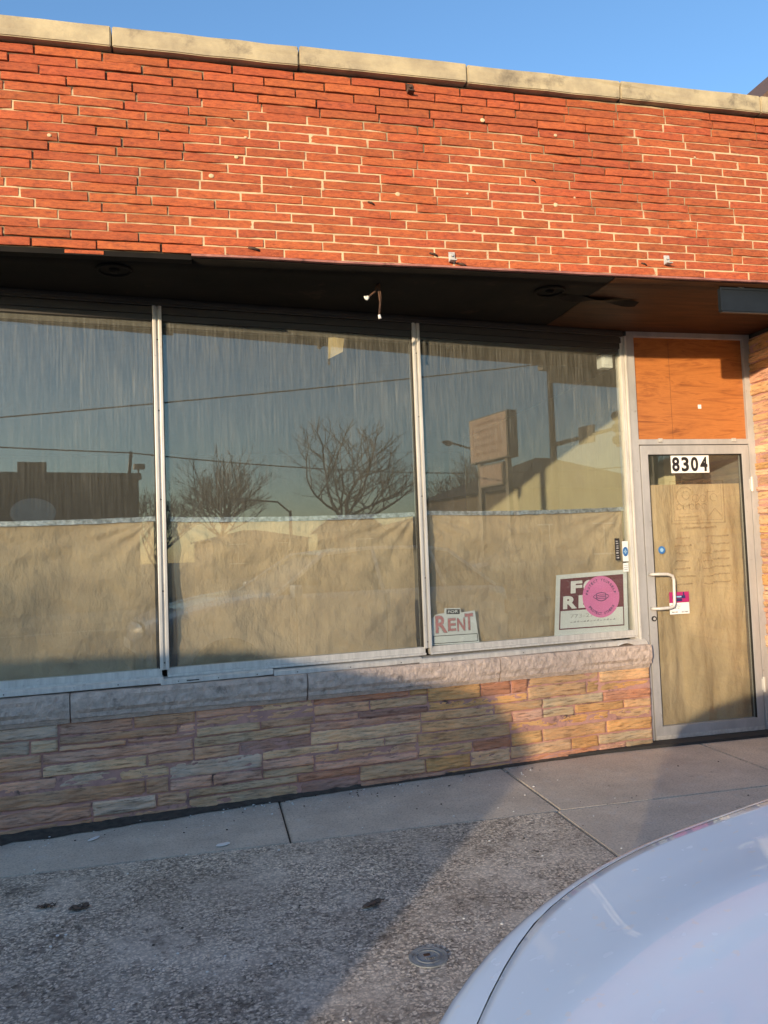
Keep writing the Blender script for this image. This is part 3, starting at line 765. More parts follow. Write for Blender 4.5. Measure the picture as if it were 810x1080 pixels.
for i in range(7):
    z = 1.445 - i * .056
    scribble(3.30 + rnd(-.01, .02), 3.43 + rnd(-.02, .03), z, .012)
    if i > 1: scribble(3.53, 3.60, z - .005, .010)
    scribble(3.61 + rnd(-.01, .01) - (.04 if i == 0 else 0), 3.75, z + .006, .012)
strip([(3.49, 1.30), (3.505, 1.26), (3.50, 1.20)], .010)
random.seed(12)
tag(obj('ghost_lettering', mb, mg, dl), 'faded residue of scraped-off lettering on the glass')

# window stickers on bay 3 glass (parts of the window glass area)
win3 = [o for o in bld.children if o.name.startswith('shop_window')][3]
mb = MB(); mb.box((3.366, .0005, 1.306), (3.404, .0014, 1.462), W); s1_ = obj('strip_sticker', mb, M['black'], win3); tag(s1_, 'narrow black vertical sticker with pale print')
mb = MB()
for i in range(8): z = 1.32 + i * .017; mb.box((3.374, .0016, z), (3.374 + .022, .0019, z + .008 - .003 * (i % 2)), W)
obj('sticker_print', mb, M['greyink'], s1_)
mb = MB(); mb.box((3.428, .0005, 1.296), (3.476, .0014, 1.44), W); s2_ = obj('square_sticker', mb, M['offwhite'], win3); tag(s2_, 'white sticker with a blue round emblem')
mb = MB(); disc(mb, 3.452, 1.365, .023, .034, .0016, .0019, W); obj('emblem', mb, M['blue'], s2_)
mb = MB(); mb.box((3.437, .0021, 1.36), (3.467, .0023, 1.371), W); mb.box((3.447, .0021, 1.35), (3.457, .0023, 1.381), W); obj('emblem_mark', mb, M['paleblue'], s2_)
mb = MB(); mb.box((3.427, .0005, 1.222), (3.472, .0014, 1.284), W); s3_ = obj('small_sticker', mb, M['offwhite'], win3)
mb = MB()
for i in range(3): mb.box((3.433, .0016, 1.235 + i * .015), (3.466, .0019, 1.240 + i * .015), W)
obj('sticker_lines', mb, M['greyink'], s3_)

# ---- interior shell
mb = MB(); mb.box((-4.2, 5.2, 3.12), (9.5, 12.2, 3.2)); mb.box((-4.2, 12.0, 0), (9.5, 12.2, 3.12)); mb.box((-4.2, 5.2, 0), (-4.05, 12.0, 3.12)); mb.box((9.3, 5.2, 0), (9.5, 12.0, 3.12)); mb.box((4.2, 5.3, 0), (9.3, 5.45, 3.12))
obj('interior_shell', mb, M['interior'], bld)
mb = MB(); mb.box((-4.2, 4.9, .002), (9.3, 12.0, .02)); obj('interior_floor', mb, M['intdark'], bld)
mb = MB(); mb.box((3.60, 5.58, .02), (3.70, 10.5, 3.11)); obj('partition', mb, M['cream'], bld)
mb = MB(); mb.box((3.72, 5.9, .02), (4.2, 5.95, 3.11)); mb.box((3.97, 5.10, .02), (4.03, 5.95, 3.1)); obj('inner_wall', mb, M['interior'], bld)
mb = MB(); mb.box((-4.2, 4.25, 3.0), (4.42, 12.0, 3.10)); mb.box((-4.2, 4.25, 3.2), (9.5, 12.2, 3.9)); obj('roof', mb, M['roofing'], bld)
mb = MB(); mb.box((-.2, 9.0, .02), (1.6, 9.5, 1.05)); mb.box((-.25, 8.95, 1.05), (1.65, 9.55, 1.09)); obj('shop_counter', mb, M['roofwood'], bld)
# small siren box high in the window beside the door
mb = MB(); mb.box((3.36, -.10, 2.70), (3.455, -.03, 2.80), W, bev=.01); mb.box((3.375, -.10, 2.715), (3.44, -.025, 2.785), W, bev=.01)
tag(obj('alarm_box', mb, M['offwhite'], bld), 'small box inside the glass at the top corner')

# ------------------------------------------------------------------ papers hung behind the glass
def hung_paper(name, s0, s1, zb, zt, fn, d, m, label, cat, vert=False, seed=0, tape=True, group='brown paper sheets hung inside the glass'):
    nx, nz = (110, 80); vs = []
    for j in range(nz + 1):
        for i in range(nx + 1):
            x = i / nx; y = j / nz; S = s0 + (s1 - s0) * x; Z = zb + (zt - zb) * y
            if vert:
                dd = .012 * math.sin(x * 17 + 1.5 * fn_noise(y * 2, 3)) + .010 * fn_noise(x * 9, y * 1.4, seed) + .008 * fn_noise(x * 12, y * 9, seed) - .010 * abs(fn_noise(x * 4 + y, y * 5, seed + 2))
            else:
                sag = 4 * x * (1 - x)
                Zc = Z - .012 * sag * y
                # tension folds falling from the two upper corners, loose crumples elsewhere
                r1 = math.hypot(x, 1.0 - y); r2 = math.hypot(1 - x, 1.0 - y)
                a1 = math.atan2(1.0 - y, x + .01); a2 = math.atan2(1.0 - y, 1.01 - x)
                dd = .010 * math.sin(a1 * 16 + seed) * math.exp(-r1 * 2.2) + .010 * math.sin(a2 * 17 + seed) * math.exp(-r2 * 2.2)
                dd += .036 * fn_noise(x * 3 + seed, y * 2.2 + x, seed) - .034 * abs(fn_noise(x * 3.3 + y, y * 3.1 - x, seed + 7)) - .016 * abs(fn_noise(x * 9, y * 8 + x * 3, seed + 9)) + .011 * fn_noise(x * 8 + y * 3, y * 7, seed + 3) + .004 * fn_noise(x * 25, y * 18, seed)
                Z = Zc
                if x == 0: S += .012 * fn_noise(y * 4, seed) + (.03 * (1 - y) if seed == 2 else 0)
            vs.append(fn(S, -d - .5 * abs(dd) * 0 + dd * (min(1, (1 - y) * 6 + .25)), Z))
    mb = MB(); fs = [[j * (nx + 1) + i, j * (nx + 1) + i + 1, (j + 1) * (nx + 1) + i + 1, (j + 1) * (nx + 1) + i] for j in range(nz) for i in range(nx)]
    mb.add(vs, fs, smooth=True)
    c = fn((s0 + s1) / 2, -d, zb)
    o = obj(name, mb, m, None, loc=tuple(c)); tag(o, label, cat, group)
    if tape:
        mb = MB(); n = 60; vs = []
        for i in range(n + 1):
            S = s0 - .01 + (s1 - s0 + .02) * i / n; x = i / n; sag = .012 * 4 * x * (1 - x)
            w = .004 * fn_noise(S * 14, seed); vs += [fn(S, -d + .014 + .003 * fn_noise(S * 30, 1), zt - .018 - sag + w), fn(S, -d + .012, zt + .010 - sag + .6 * w)]
        mb.add(vs, [[i * 2, i * 2 + 2, i * 2 + 3, i * 2 + 1] for i in range(n)], smooth=True); obj('tape_strip', mb, M['tape'], o)
    return o
hung_paper('window_paper', -2.99, -1.41, .80, 1.68, W, .045, M['kraft'], 'brown paper sheet inside the far left window', 'paper', seed=4)
hung_paper('window_paper', -1.32, .222, .80, 1.675, W, .045, M['kraft'], 'brown paper sheet across the bottom of the leftmost window', 'paper', seed=1)
hung_paper('window_paper', .325, 1.850, .80, 1.670, W, .045, M['kraft'], 'creased brown paper sheet in the window between two mullions', 'paper', seed=2)
hung_paper('window_paper', 1.915, 3.475, .80, 1.678, W, .045, M['kraft'], 'brown paper sheet behind the two rental signs', 'paper', seed=3)
hung_paper('door_paper', 3.119, 3.895, .10, 1.842, Dr, .028, M['kraft_door'], 'tall brown paper with vertical folds behind the door glass', 'paper', vert=True, seed=5, tape=False)

# ------------------------------------------------------------------ signs in the window
# small FOR RENT sign
sg = empty('for_rent_sign', W(2.10, -.012, .81), label='small white sign with FOR in a box over red RENT, leaning by the mullion', cat='sign')
outl = [(1.936, .812), (2.274, .806), (2.250, 1.018), (2.150, 1.010), (2.146, 1.040), (2.034, 1.045), (2.030, 1.012), (1.995, 1.012), (1.965, 1.004), (1.942, .980)]
mb = MB(); mb.prism(outl, -.014, -.009, W); obj('board', mb, M['offwhite'], sg)
mb = MB(); mb.prism([(2.045, 1.006), (2.140, 1.001), (2.142, 1.033), (2.046, 1.038)], -.009, -.0082, W); fb = obj('for_box', mb, M['blackink'], sg)
mb = MB(); add_text(mb, 'FOR', (2.056, 2.130, 1.011, 1.029), -.0078, W, .02); obj('for_letters', mb, M['offwhite'], fb)
mb = MB()
def q_(s0, s1, z0, z1, sk=0): return lambda a, b: (s0 + a * (s1 - s0), z0 + b * (z1 - z0) - sk * a)
LET = (('R', 1.962, 2.050, .884, 1.002), ('E', 2.050, 2.112, .892, .980), ('N', 2.116, 2.178, .888, .978), ('T', 2.172, 2.238, .890, 1.004))
for (ch, a, b, c, e) in LET: add_text(mb, ch, q_(a, b, c, e), -.0078, W, .045)
obj('rent_outline', mb, M['greyink'], sg)
mb = MB()
for (ch, a, b, c, e) in LET: add_text(mb, ch, q_(a + .003, b - .004, c + .004, e - .004), -.0072, W, .015)
obj('rent_letters', mb, M['redink'], sg)
mb = MB()
for (a, b, c, e) in ((1.945, .870, 2.262, .866), (1.945, .822, 2.266, .818)): mb.prism([(a, b - .003), (c, e - .003), (c, e + .001), (a, b + .001)], -.009, -.0082, W)
mb.prism([(1.945, .822), (1.949, .822), (1.949, .870), (1.945, .870)], -.009, -.0082, W); mb.prism([(2.262, .818), (2.266, .818), (2.262, .866), (2.258, .866)], -.009, -.0082, W)
obj('note_frame', mb, M['blackink'], sg)
# large maroon FOR RENT sign
sg = empty('for_rent_sign', W(3.16, -.012, .80), label='large white and maroon FOR RENT sign beside the door mullion', cat='sign')
A = [(2.846, .806), (3.450, .800), (3.462, 1.238), (2.884, 1.222)]
def inner(u, v):   # bilinear inside the board
    a = Vector(A[0]).lerp(Vector(A[1]), u); b = Vector(A[3]).lerp(Vector(A[2]), u); c = a.lerp(b, v); return (c.x, c.y)
mb = MB(); mb.prism(A, -.014, -.009, W); obj('board', mb, M['offwhite'], sg)
mb = MB(); mb.prism([inner(.055, .095), inner(.945, .095), inner(.945, .93), inner(.055, .93)], -.009, -.0084, W); obj('maroon_field', mb, M['maroon'], sg)
mb = MB(); mb.prism([inner(.070, .115), inner(.930, .115), inner(.930, .40), inner(.070, .40)], -.0084, -.0078, W); obj('white_panel', mb, M['offwhite'], sg)
mb = MB()
def qi(u0, u1, v0, v1): return lambda a, b: inner(u0 + a * (u1 - u0), v0 + b * (v1 - v0))
for (ch, u0, u1, v0, v1) in (('F', .20, .36, .68, .88), ('O', .375, .53, .68, .88), ('R', .545, .71, .68, .88), ('R', .10, .29, .43, .64), ('E', .31, .47, .43, .64), ('N', .49, .67, .43, .64), ('T', .69, .86, .43, .64)):
    add_text(mb, ch, qi(u0, u1, v0, v1), -.0078, W, .05)
obj('letters', mb, M['white'], sg)
mb = MB(); add_text(mb, '773-27', qi(.20, .52, .275, .335), -.0072, W, .0)
for i in range(14): u = .2 + i * .045; mb.prism([inner(u, .20), inner(u + .03, .20), inner(u + .03, .215 + .01 * (i % 3)), inner(u, .21)], -.0078, -.0074, W)
obj('phone_line', mb, M['greyink'], sg)
# round pink notice
cz, cs_ = 1.055, 3.235; rx, rz = .152, .146
sg = empty('round_notice', W(cs_, -.004, cz - rz), label='round pink mask notice overlapping the maroon rental sign', cat='notice')
mb = MB(); disc(mb, cs_, cz, rx, rz, -.0075, -.0065, W, 48); obj('disc', mb, M['pink'], sg)
mb = MB()
def arc_text(s, rr, a0, a1, flip):
    n = len(s)
    for i, ch in enumerate(s):
        if ch == ' ': continue
        an = R(a0 + (a1 - a0) * (i + .5) / n)
        w = .015; h = .019
        def f(a, b):
            x = (a - .5) * w * (.4 if ch == 'I' else 1); y = (b - .5) * h
            if flip: tx, tz = -math.sin(an), math.cos(an); rxn, rzn = -math.cos(an), -math.sin(an)
            else: tx, tz = math.sin(an), -math.cos(an); rxn, rzn = math.cos(an), math.sin(an)
            return (cs_ + rr * math.cos(an) + x * tx + y * rxn, cz + rr * math.sin(an) + x * tz + y * rzn)
        add_text(mb, ch, f, -.0060, W, .02)
arc_text('PROTECT YOURSELF', .118, 172, 8, False); arc_text('PROTECT OTHERS', .118, 212, 328, True)
obj('ring_text', mb, M['navy'], sg)
mb = MB()
def line(p, w=.005):
    for (a, b), (c, e) in zip(p[:-1], p[1:]):
        L = math.hypot(c - a, e - b) or 1; nx_, nz_ = -(e - b) / L * w / 2, (c - a) / L * w / 2
        mb.add([W(a + nx_, -.0060, b + nz_), W(a - nx_, -.0060, b - nz_), W(c - nx_, -.0060, e - nz_), W(c + nx_, -.0060, e + nz_)], [[0, 1, 2, 3]])
mk = [(-.038, .022), (-.02, .026), (0, .030), (.02, .026), (.038, .022), (.038, -.018), (.02, -.026), (0, -.030), (-.02, -.026), (-.038, -.018), (-.038, .022)]
line([(cs_ + a, cz + b) for a, b in mk])
for z in (.010, -.002, -.013): line([(cs_ - .034, cz + z), (cs_, cz + z + .003), (cs_ + .034, cz + z)], .0035)
for sg_ in (-1, 1): line([(cs_ + sg_ * (.038 + .026 * math.sin(t * math.pi / 8)), cz + .018 - .032 * t / 8) for t in range(9)], .004)
obj('mask_icon', mb, M['navy'], sg)
# scrap of yellowed paper taped high in the middle window
mb = MB(); vs = []; n = 8
for j in range(n + 1):
    for i in range(n + 1):
        x, y = i / n, j / n
        S = 1.290 + .11 * x + .012 * (1 - y) * (1 - x) + (.02 * y); Z = 2.69 + .11 * y + .02 * x - .03 * (1 - y) * (1 - x)
        vs.append(W(S, -.011 - .004 * math.sin(x * 5 + y * 3) + .002 * fn_noise(x * 6, y * 6), Z))
mb.add(vs, [[j * (n + 1) + i, j * (n + 1) + i + 1, (j + 1) * (n + 1) + i + 1, (j + 1) * (n + 1) + i] for j in range(n) for i in range(n)], smooth=True)
tag(obj('paper_scrap', mb, M['scrapy'], loc=tuple(W(1.35, 0, 2.69))), 'torn yellowed paper scrap stuck high on the middle window', 'paper scrap')

# ------------------------------------------------------------------ things under the soffit
cb = empty('hanging_cable', (.975, 4.27, SOFF), label='two loose cut wires hanging from the dark soffit', cat='cable')
mb = MB(); mb.tube([(.985, 4.262, SOFF - .0), (.985, 4.262, SOFF - .03), (.992, 4.258, SOFF - .11), (.984, 4.262, SOFF - .185)], .006, 8); mb.tube([(.99, 4.25, SOFF + .0), (.998, 4.262, SOFF - .08), (.986, 4.262, SOFF - .18)], .004, 8)
obj('wire', mb, M['rust'], cb)
mb = MB(); mb.tube([(.98, 4.262, SOFF - .002), (.965, 4.262, SOFF - .045), (.93, 4.262, SOFF - .075), (.915, 4.262, SOFF - .085)], .006, 8); obj('wire', mb, M['rust'], cb)
mb = MB()
mb.tube([(.922, 4.262, SOFF - .078), (.912, 4.258, SOFF - .096)], [.011, .008], 10); mb.tube([(.903, 4.262, SOFF - .076), (.908, 4.258, SOFF - .092)], .006, 8)
obj('bare_end', mb, M['white'], cb)
mb = MB(); mb.tube([(.984, 4.262, SOFF - .180), (.988, 4.262, SOFF - .202)], [.007, .010], 10); obj('bare_end', mb, M['white'], cb)

bx = empty('light_box', (3.6, 4.3, 2.81), label='grey metal light box hanging under the brick edge over the door', cat='light box')
mb = MB(); mb.box((3.068, 4.055, 2.812), (4.02, 4.085, 2.952), bev=.004); obj('housing', mb, M['box'], bx)
mb = MB(); mb.box((3.064, 4.051, 2.944), (4.02, 4.057, 2.958), bev=.001); mb.box((3.0645, 4.0505, 2.812), (3.076, 4.056, 2.944), bev=.001); obj('edge_flange', mb, M['box'], bx)
mb = MB(); mb.box((3.075, 4.06, 2.806), (4.02, 4.082, 2.8125)); obj('base_plate', mb, M['black'], bx)
for x in (3.2, 3.85): mb = MB(); mb.box((x, 4.06, 2.950), (x + .04, 4.08, SOFF + .004)); obj('hanger', mb, M['steel'], bx)

# ------------------------------------------------------------------ ground
def slab(mb, x0, x1, y0, y1, z=0, wob=.004, th=.09):
    bm = bmesh.new(); bmesh.ops.create_cube(bm, size=1)
    for v in bm.verts: v.co = ((x0 + x1) / 2 + v.co.x * (x1 - x0), (y0 + y1) / 2 + v.co.y * (y1 - y0), z - th / 2 + v.co.z * th)
    bmesh.ops.bevel(bm, geom=[e for e in bm.edges if e.verts[0].co.z > z - .01 and e.verts[1].co.z > z - .01], offset=.006, segments=2, affect='EDGES')
    mb.bm(bm)
YJ = 3.955
mb = MB(); g = .005
xs = [-9, -5.2, -2.55, -1.14, .362, 1.815, 3.325, 4.9, 6.6, 9, 14]
for a, b in zip(xs[:-1], xs[1:]): slab(mb, a + g, b - g, YJ + g, 5.3, rnd(-.002, .002))
xs = [1.785, 3.30, 4.9, 6.6, 9, 14]
for a, b in zip(xs[:-1], xs[1:]): slab(mb, a + g, b - g, 1.78, YJ - g, rnd(-.001, .002))
sw = obj('sidewalk', mb, M['conc']); tag(sw, kind='structure')
mb = MB(); slab(mb, -5.2 + g, 1.785 - g, 1.78, YJ - g, .001); slab(mb, -14, -5.2 - g, 1.78, YJ - g, .0)
tag(obj('rough_sidewalk', mb, M['agg']), kind='structure')
mb = MB(); mb.box((-30, 1.75, -.3), (40, 5.35, -.025)); tag(obj('joint_bed', mb, M['dirt']), kind='structure')
mb = MB(); mb.box((-40, 1.62, -.3), (50, 1.775, .001), bev=.012); mb.box((-60, -12.16, -.3), (80, -12.0, .0), bev=.012); tag(obj('kerb', mb, M['kerb']), kind='structure')
mb = MB(); mb.box((-90, -11.99, -.4), (110, 1.61, -.13)); tag(obj('road', mb, M['asphalt']), kind='structure')
mb = MB(); x = -60
while x < 80: mb.box((x, -5.25, -.13), (x + 3, -5.13, -.126)); x += 9
mb.box((-60, -9.7, -.13), (80, -9.6, -.126)); tag(obj('road_marking', mb, M['paint_line']), kind='structure')
mb = MB(); mb.box((-90, -14.6, -.4), (110, -12.17, -.004)); tag(obj('far_sidewalk', mb, M['kerb']), kind='structure')
mb = MB(); mb.box((-400, -400, -.9), (400, 400, -.42)); mb.box((-90, -90, -.5), (110, -14.61, -.03)); mb.box((-90, 12.3, -.5), (110, 90, -.03)); mb.box((-90, 5.36, -.5), (-4.3, 12.3, -.03)); mb.box((9.55, 5.36, -.5), (110, 12.3, -.03))
tag(obj('ground', mb, M['ground']), kind='structure')

# utility valve cover set in the rough slab
vc = empty('valve_cover', (.715, 2.705, 0), label='small round grey metal utility cover set in the rough pavement', cat='utility cover')
mb = MB(); c0 = (.715, 2.705)
def ring(mb, r0, r1, za, zb, n=40):
    vs = []; fs = []
    for k in range(n):
        an = 2 * math.pi * k / n; c, s = math.cos(an), math.sin(an)
        vs += [(c0[0] + r0 * c, c0[1] + r0 * s, za), (c0[0] + r0 * c, c0[1] + r0 * s, zb), (c0[0] + r1 * c, c0[1] + r1 * s, zb), (c0[0] + r1 * c, c0[1] + r1 * s, za)]
    for k in range(n):
        a = 4 * k; b = 4 * ((k + 1) % n)
        for j in range(4): fs.append([a + j, a + (j + 1) % 4, b + (j + 1) % 4, b + j][::-1])
    mb.add(vs, fs)
M['cover'] = mat('cover_iron', (.34, .36, .36), (.22, .235, .235), 30, .7, .1, bump=.5, bscale=90, dirt=(.13, .1, .08), dirt_scale=20)
ring(mb, .056, .070, -.01, .005); obj('rim', mb, M['cover'], vc)
mb = MB(); mb.cyl((c0[0], c0[1], -.01), (c0[0], c0[1], .004), .055, 36); lid = obj('lid', mb, M['cover'], vc)
mb = MB(); ring(mb, .040, .044, .002, .006); 
for k in range(5): mb.box((c0[0] - .012 + k * .007, c0[1] - .016, .004), (c0[0] - .009 + k * .007, c0[1] - .006, .007))
obj('cast_marks', mb, M['cover'], lid)
mb = MB(); mb.box((c0[0] - .014, c0[1] + .006, .003), (c0[0] + .010, c0[1] + .022, .0055), bev=.001); obj('pick_hole', mb, M['rust'], lid)

# litter
def flake(name, x, y, r, m, label, cat, seed, asp=1.7, rz=.3, curl=.02):
    mb = MB(); n = 9; vs = [(x, y, .006)]
    for k in range(n):
        an = 2 * math.pi * k / n; q = r * (1 + .35 * fn_noise(k * 1.3, seed))
        dx, dy = q * asp * math.cos(an), q * math.sin(an)
        vs.append((x + dx * math.cos(rz) - dy * math.sin(rz), y + dx * math.sin(rz) + dy * math.cos(rz), .004 + curl * abs(fn_noise(k, seed, 4))))
    o = len(vs); vs += [(a, b, c + .0012) for a, b, c in vs]
    fs = [[0, 1 + (k + 1) % n, 1 + k] for k in range(n)] + [[o, o + 1 + k, o + 1 + (k + 1) % n] for k in range(n)] + [[1 + k, 1 + (k + 1) % n, o + 1 + (k + 1) % n, o + 1 + k] for k in range(n)]
    mb.add(vs, fs); tag(obj(name, mb, m, loc=(x, y, 0)), label, cat)
flake('litter_scrap', .03, 4.03, .022, M['white'], 'flattened white litter scrap on the smooth pavement strip near the window mullion', 'litter', 2)
flake('litter_scrap', -.62, 4.33, .016, M['white'], 'thin white litter sliver in the dirt at the wall foot', 'litter', 5, 2.6, .9, .03)
def leaf(x, y, r, label, seed):
    random.seed(seed); mb = MB()
    for k in range(7):
        cx_, cy_ = x + rnd(-r, r) * 1.4, y + rnd(-r, r) * .5; a0 = rnd(0, 3); n = 6; vs = []
        for i in range(n + 1):
            t = i / n; w = r * .42 * math.sin(math.pi * min(.97, t + .05)) * rnd(.6, 1.2)
            for q in (-1, 0, 1):
                px_, py_ = (t - .5) * r * 1.5, q * w
                vs.append((cx_ + px_ * math.cos(a0) - py_ * math.sin(a0), cy_ + px_ * math.sin(a0) + py_ * math.cos(a0), .004 + .007 * abs(math.sin(t * 5 + k)) + (.004 if q else 0) * rnd(.3, 1.3)))
        mb.add(vs, [[i * 3 + q, i * 3 + 3 + q, i * 3 + 4 + q, i * 3 + 1 + q] for i in range(n) for q in (0, 1)], smooth=True)
    tag(obj('dead_leaf', mb, M['leafbrown'], loc=(x, y, 0)), label, 'leaf')
M['leafbrown'] = mat('dry_leaf_brown', (.17, .12, .085), (.09, .062, .048), 30, .8)
leaf(-.55, 3.49, .034, 'dark curled dead leaf on the rough pavement at left', 8)
leaf(.63, 3.16, .034, 'brown crumpled leaf on the middle of the rough pavement', 9)
leaf(-.70, 3.55, .024, 'small dark leaf clump left of the curled leaf', 12)
random.seed(5)
# dirt drift at the wall foot: stuff
random.seed(5)
mb = MB(); n = 110; vs = []
for i in range(n + 1):
    s = -3.0 + 6.5 * i / n; w = max(.012, (.115 - .045 * (s + .6)) if s < 1.2 else .025) * (1 + .45 * fn_noise(s * 5, 2) + .3 * fn_noise(s * 17, 5))
    for j in range(6):
        t = j / 5; vs.append(W(s, .06 + t * (w + .012) + .006 * fn_noise(s * 30, t * 4), .002 + (.016 * (1 - t) ** 1.5 + .004 * fn_noise(s * 25, t * 8)) * (t < 1) * (1 if s < 1.4 else .6)))
mb.add(vs, [[i * 6 + j, i * 6 + j + 1, (i + 1) * 6 + j + 1, (i + 1) * 6 + j] for i in range(n) for j in range(5)], smooth=True)
tag(obj('dirt_drift', mb, M['dirt']), 'dark dirt drift along the foot of the stone base', 'dirt', kind='stuff')
mb = MB(); mb2 = MB()
for k in range(420):
    if k < 250: s = rnd(-2.2, 2.6); p = W(s, .08 + abs(random.gauss(0, .13)) + .03, 0); x, y = p.x, p.y
    else: x, y = rnd(-1.5, 3.6), rnd(2.2, 4.6)
    r = rnd(.0015, .0045) * (1.4 if random.random() < .06 else 1)
    bm = bmesh.new(); bmesh.ops.create_icosphere(bm, subdivisions=1, radius=r)
    for v in bm.verts: v.co = (v.co.x * 1.5 + x, v.co.y + y, v.co.z * .8 + r * .5 + .001)
    (mb if random.random() < .62 else mb2).bm(bm)
tag(obj('gravel', mb, M['white']), 'pale grit and salt grains scattered on the pavement', 'grit', kind='stuff')
tag(obj('gravel', mb2, M['dirt']), 'dark grit scattered on the pavement', 'grit', kind='stuff')

# ------------------------------------------------------------------ cars
def superw(x, x0, L, w, n=2.6):
    t = max(0, min(1, (x - x0) / L)); return w * (1 - (1 - t) ** n) ** (1 / n)
def lerp_tab(tab, x):
    for (a, b), (c, e) in zip(tab[:-1], tab[1:]):
        if x <= c: t = (x - a) / (c - a); t = max(0, min(1, t)); return b + (e - b) * t
    return tab[-1][1]
def smooth_tab(tab, x):
    return (lerp_tab(tab, x - .06) + lerp_tab(tab, x) * 2 + lerp_tab(tab, x + .06)) / 4
def make_car(name, paint, label, L=4.6, Wd=.90):
    """local frame: nose at x = 0, car runs to +x, z from the road"""
    root = empty(name, label=label, cat='car')
    top = [(0, .80), (.05, .875), (.18, .925), (.35, .97), (.6, 1.035), (.9, 1.095), (1.2, 1.125), (1.45, 1.13), (3.6, 1.12), (4.2, 1.10), (4.5, 1.05), (4.6, .9)]
    def half(x):
        if x < 2: return max(.02, superw(x, -.004, .75, Wd, 2.4))
        return max(.02, superw(L + .004 - x, 0, .6, Wd, 3))
    def sec(x, v):
        """v 0 centre .. 1 bottom of side"""
        w = half(x); T = smooth_tab(top, x); crown = .024 * min(1, w / Wd)
        lowz = .28
        if v < .62:       # bonnet/deck plane with power crease
            u = v / .62; y = u * (w - .075)
            z = T + crown * (1 - u ** 2.2) + .010 * math.exp(-((u - .72) / .10) ** 2) * min(1, x / .5)
        elif v < .8:      # shoulder radius
            a = (v - .62) / .18 * math.pi / 2
            y = (w - .075) + .075 * math.sin(a); z = T - .085 * (1 - math.cos(a))
        else:
            u = (v - .8) / .2; y = w + .018 * math.sin(u * math.pi) * (w / Wd); z = (T - .085) + (lowz - (T - .085)) * u
            y -= .05 * u * u
        return y, z
    def patch(xs, v0f, v1f, nv, m, nm, parent, fold=.0):
        out = []
        for sgn in (1, -1):
            mb = MB(); vs = []
            for x in xs:
                a, b = v0f(x), v1f(x)
                for j in range(nv + 1):
                    y, z = sec(x, a + (b - a) * j / nv); vs.append((x, sgn * y, z))
            fs = []
            for i in range(len(xs) - 1):
                for j in range(nv):
                    q = i * (nv + 1) + j; f = [q, q + 1, q + nv + 2, q + nv + 1]; fs.append(f if sgn > 0 else f[::-1])
            out.append((vs, fs))
        return out
    hoodx = [.10 + (1.42 - .10) * (i / 44) for i in range(45)]
    allx = sorted(set([round(.0 + L * (i / 120), 4) for i in range(121)] + [.008, .02, .05, .1, 1.42] + [L - .01, L - .03]))
    vh = lambda x: .635 - .10 * math.exp(-((x - .10) / .22) ** 2)      # shut line between bonnet and wing
    # bonnet (one continuous panel)
    mb = MB(); vs = []; nv = 30
    for x in hoodx:
        for j in range(-nv, nv + 1):
            y, z = sec(x, vh(x) * abs(j) / nv); vs.append((x, math.copysign(y, j) if j else 0, z))
    n1 = 2 * nv + 1
    mb.add(vs, [[i * n1 + j, i * n1 + j + 1, (i + 1) * n1 + j + 1, (i + 1) * n1 + j][::-1] for i in range(len(hoodx) - 1) for j in range(n1 - 1)], smooth=True)
    rim = [i * n1 for i in range(len(hoodx))]; rim2 = [i * n1 + n1 - 1 for i in range(len(hoodx))]; fr = list(range(n1))
    for rr in (rim, rim2, fr):
        o = len(mb.v); mb.v += [(mb.v[k][0] + (0 if rr is not fr else .004), mb.v[k][1] * (.997 if rr is not fr else 1), mb.v[k][2] - .02) for k in rr]
        for i in range(len(rr) - 1): mb.f.append([rr[i], rr[i + 1], o + i + 1, o + i]); mb.c.append((1, 1, 1)); mb.sm.append(False)
    obj('bonnet', mb, paint, root, True)
    # body side + nose + tail
    mb = MB()
    for (vs, fs) in patch([x for x in allx if .10 <= x <= 1.42], lambda x: vh(x) + .003, lambda x: 1, 26, None, None, None): mb.add(vs, fs, smooth=True)
    for (vs, fs) in patch([x for x in allx if x <= .092], lambda x: 0, lambda x: 1, 40, None, None, None): mb.add(vs, fs, smooth=True)
    for (vs, fs) in patch([x for x in allx if x >= 1.42], lambda x: 0, lambda x: 1, 40, None, None, None): mb.add(vs, fs, smooth=True)
    mb.box((.14, -.7, .5), (1.4, .7, .80)); mb.box((.06, -.3, .26), (L - .06, .3, .3))
    # nose and tail caps
    for x0 in (0.0, L):
        vs = [];
        for sgn in (1, -1):
            pass
        pts = [(x0, (1 if k < 20 else -1) * sec(x0, (k if k < 20 else 39 - k) / 19)[0], sec(x0, (k if k < 20 else 39 - k) / 19)[1]) for k in range(40)]
        mb.add(pts, [list(range(40)) if x0 else list(range(40))[::-1]])
    obj('body', mb, paint, root, True)
    # greenhouse: glass, roof, pillars
    sect = [(1.36, 1.10, .74, 1.10, .74), ]
    mbg = MB(); stn = [(1.36, 1.08, .78), (2.12, 1.56, .60), (2.4, 1.60, .60), (3.4, 1.58, .59), (4.2, 1.12, .70)]
    prof = [(1.34, 1.075), (2.10, 1.555), (2.45, 1.60), (3.3, 1.59), (3.75, 1.53), (4.28, 1.10)]
    wz = lambda z: .80 - .24 * (z - 1.09) / .5
    poly = prof + [(p[0], p[1]) for p in [(4.2, 1.05), (1.4, 1.05)]]
    vs = []; n = len(poly)
    for sgn in (1, -1):
        for (x, z) in poly: vs.append((x, sgn * wz(z), z))
    mbg.add(vs, [list(range(n)), list(range(n, 2 * n))[::-1]] + [[i + n, (i + 1) % n + n, (i + 1) % n, i] for i in range(n)])
    obj('cabin_glass', mbg, M['carglass'], root, True)
    mbr = MB(); rp = [(2.06, 1.545), (2.3, 1.585), (2.6, 1.615), (3.0, 1.62), (3.4, 1.605), (3.72, 1.55)]; vs = []
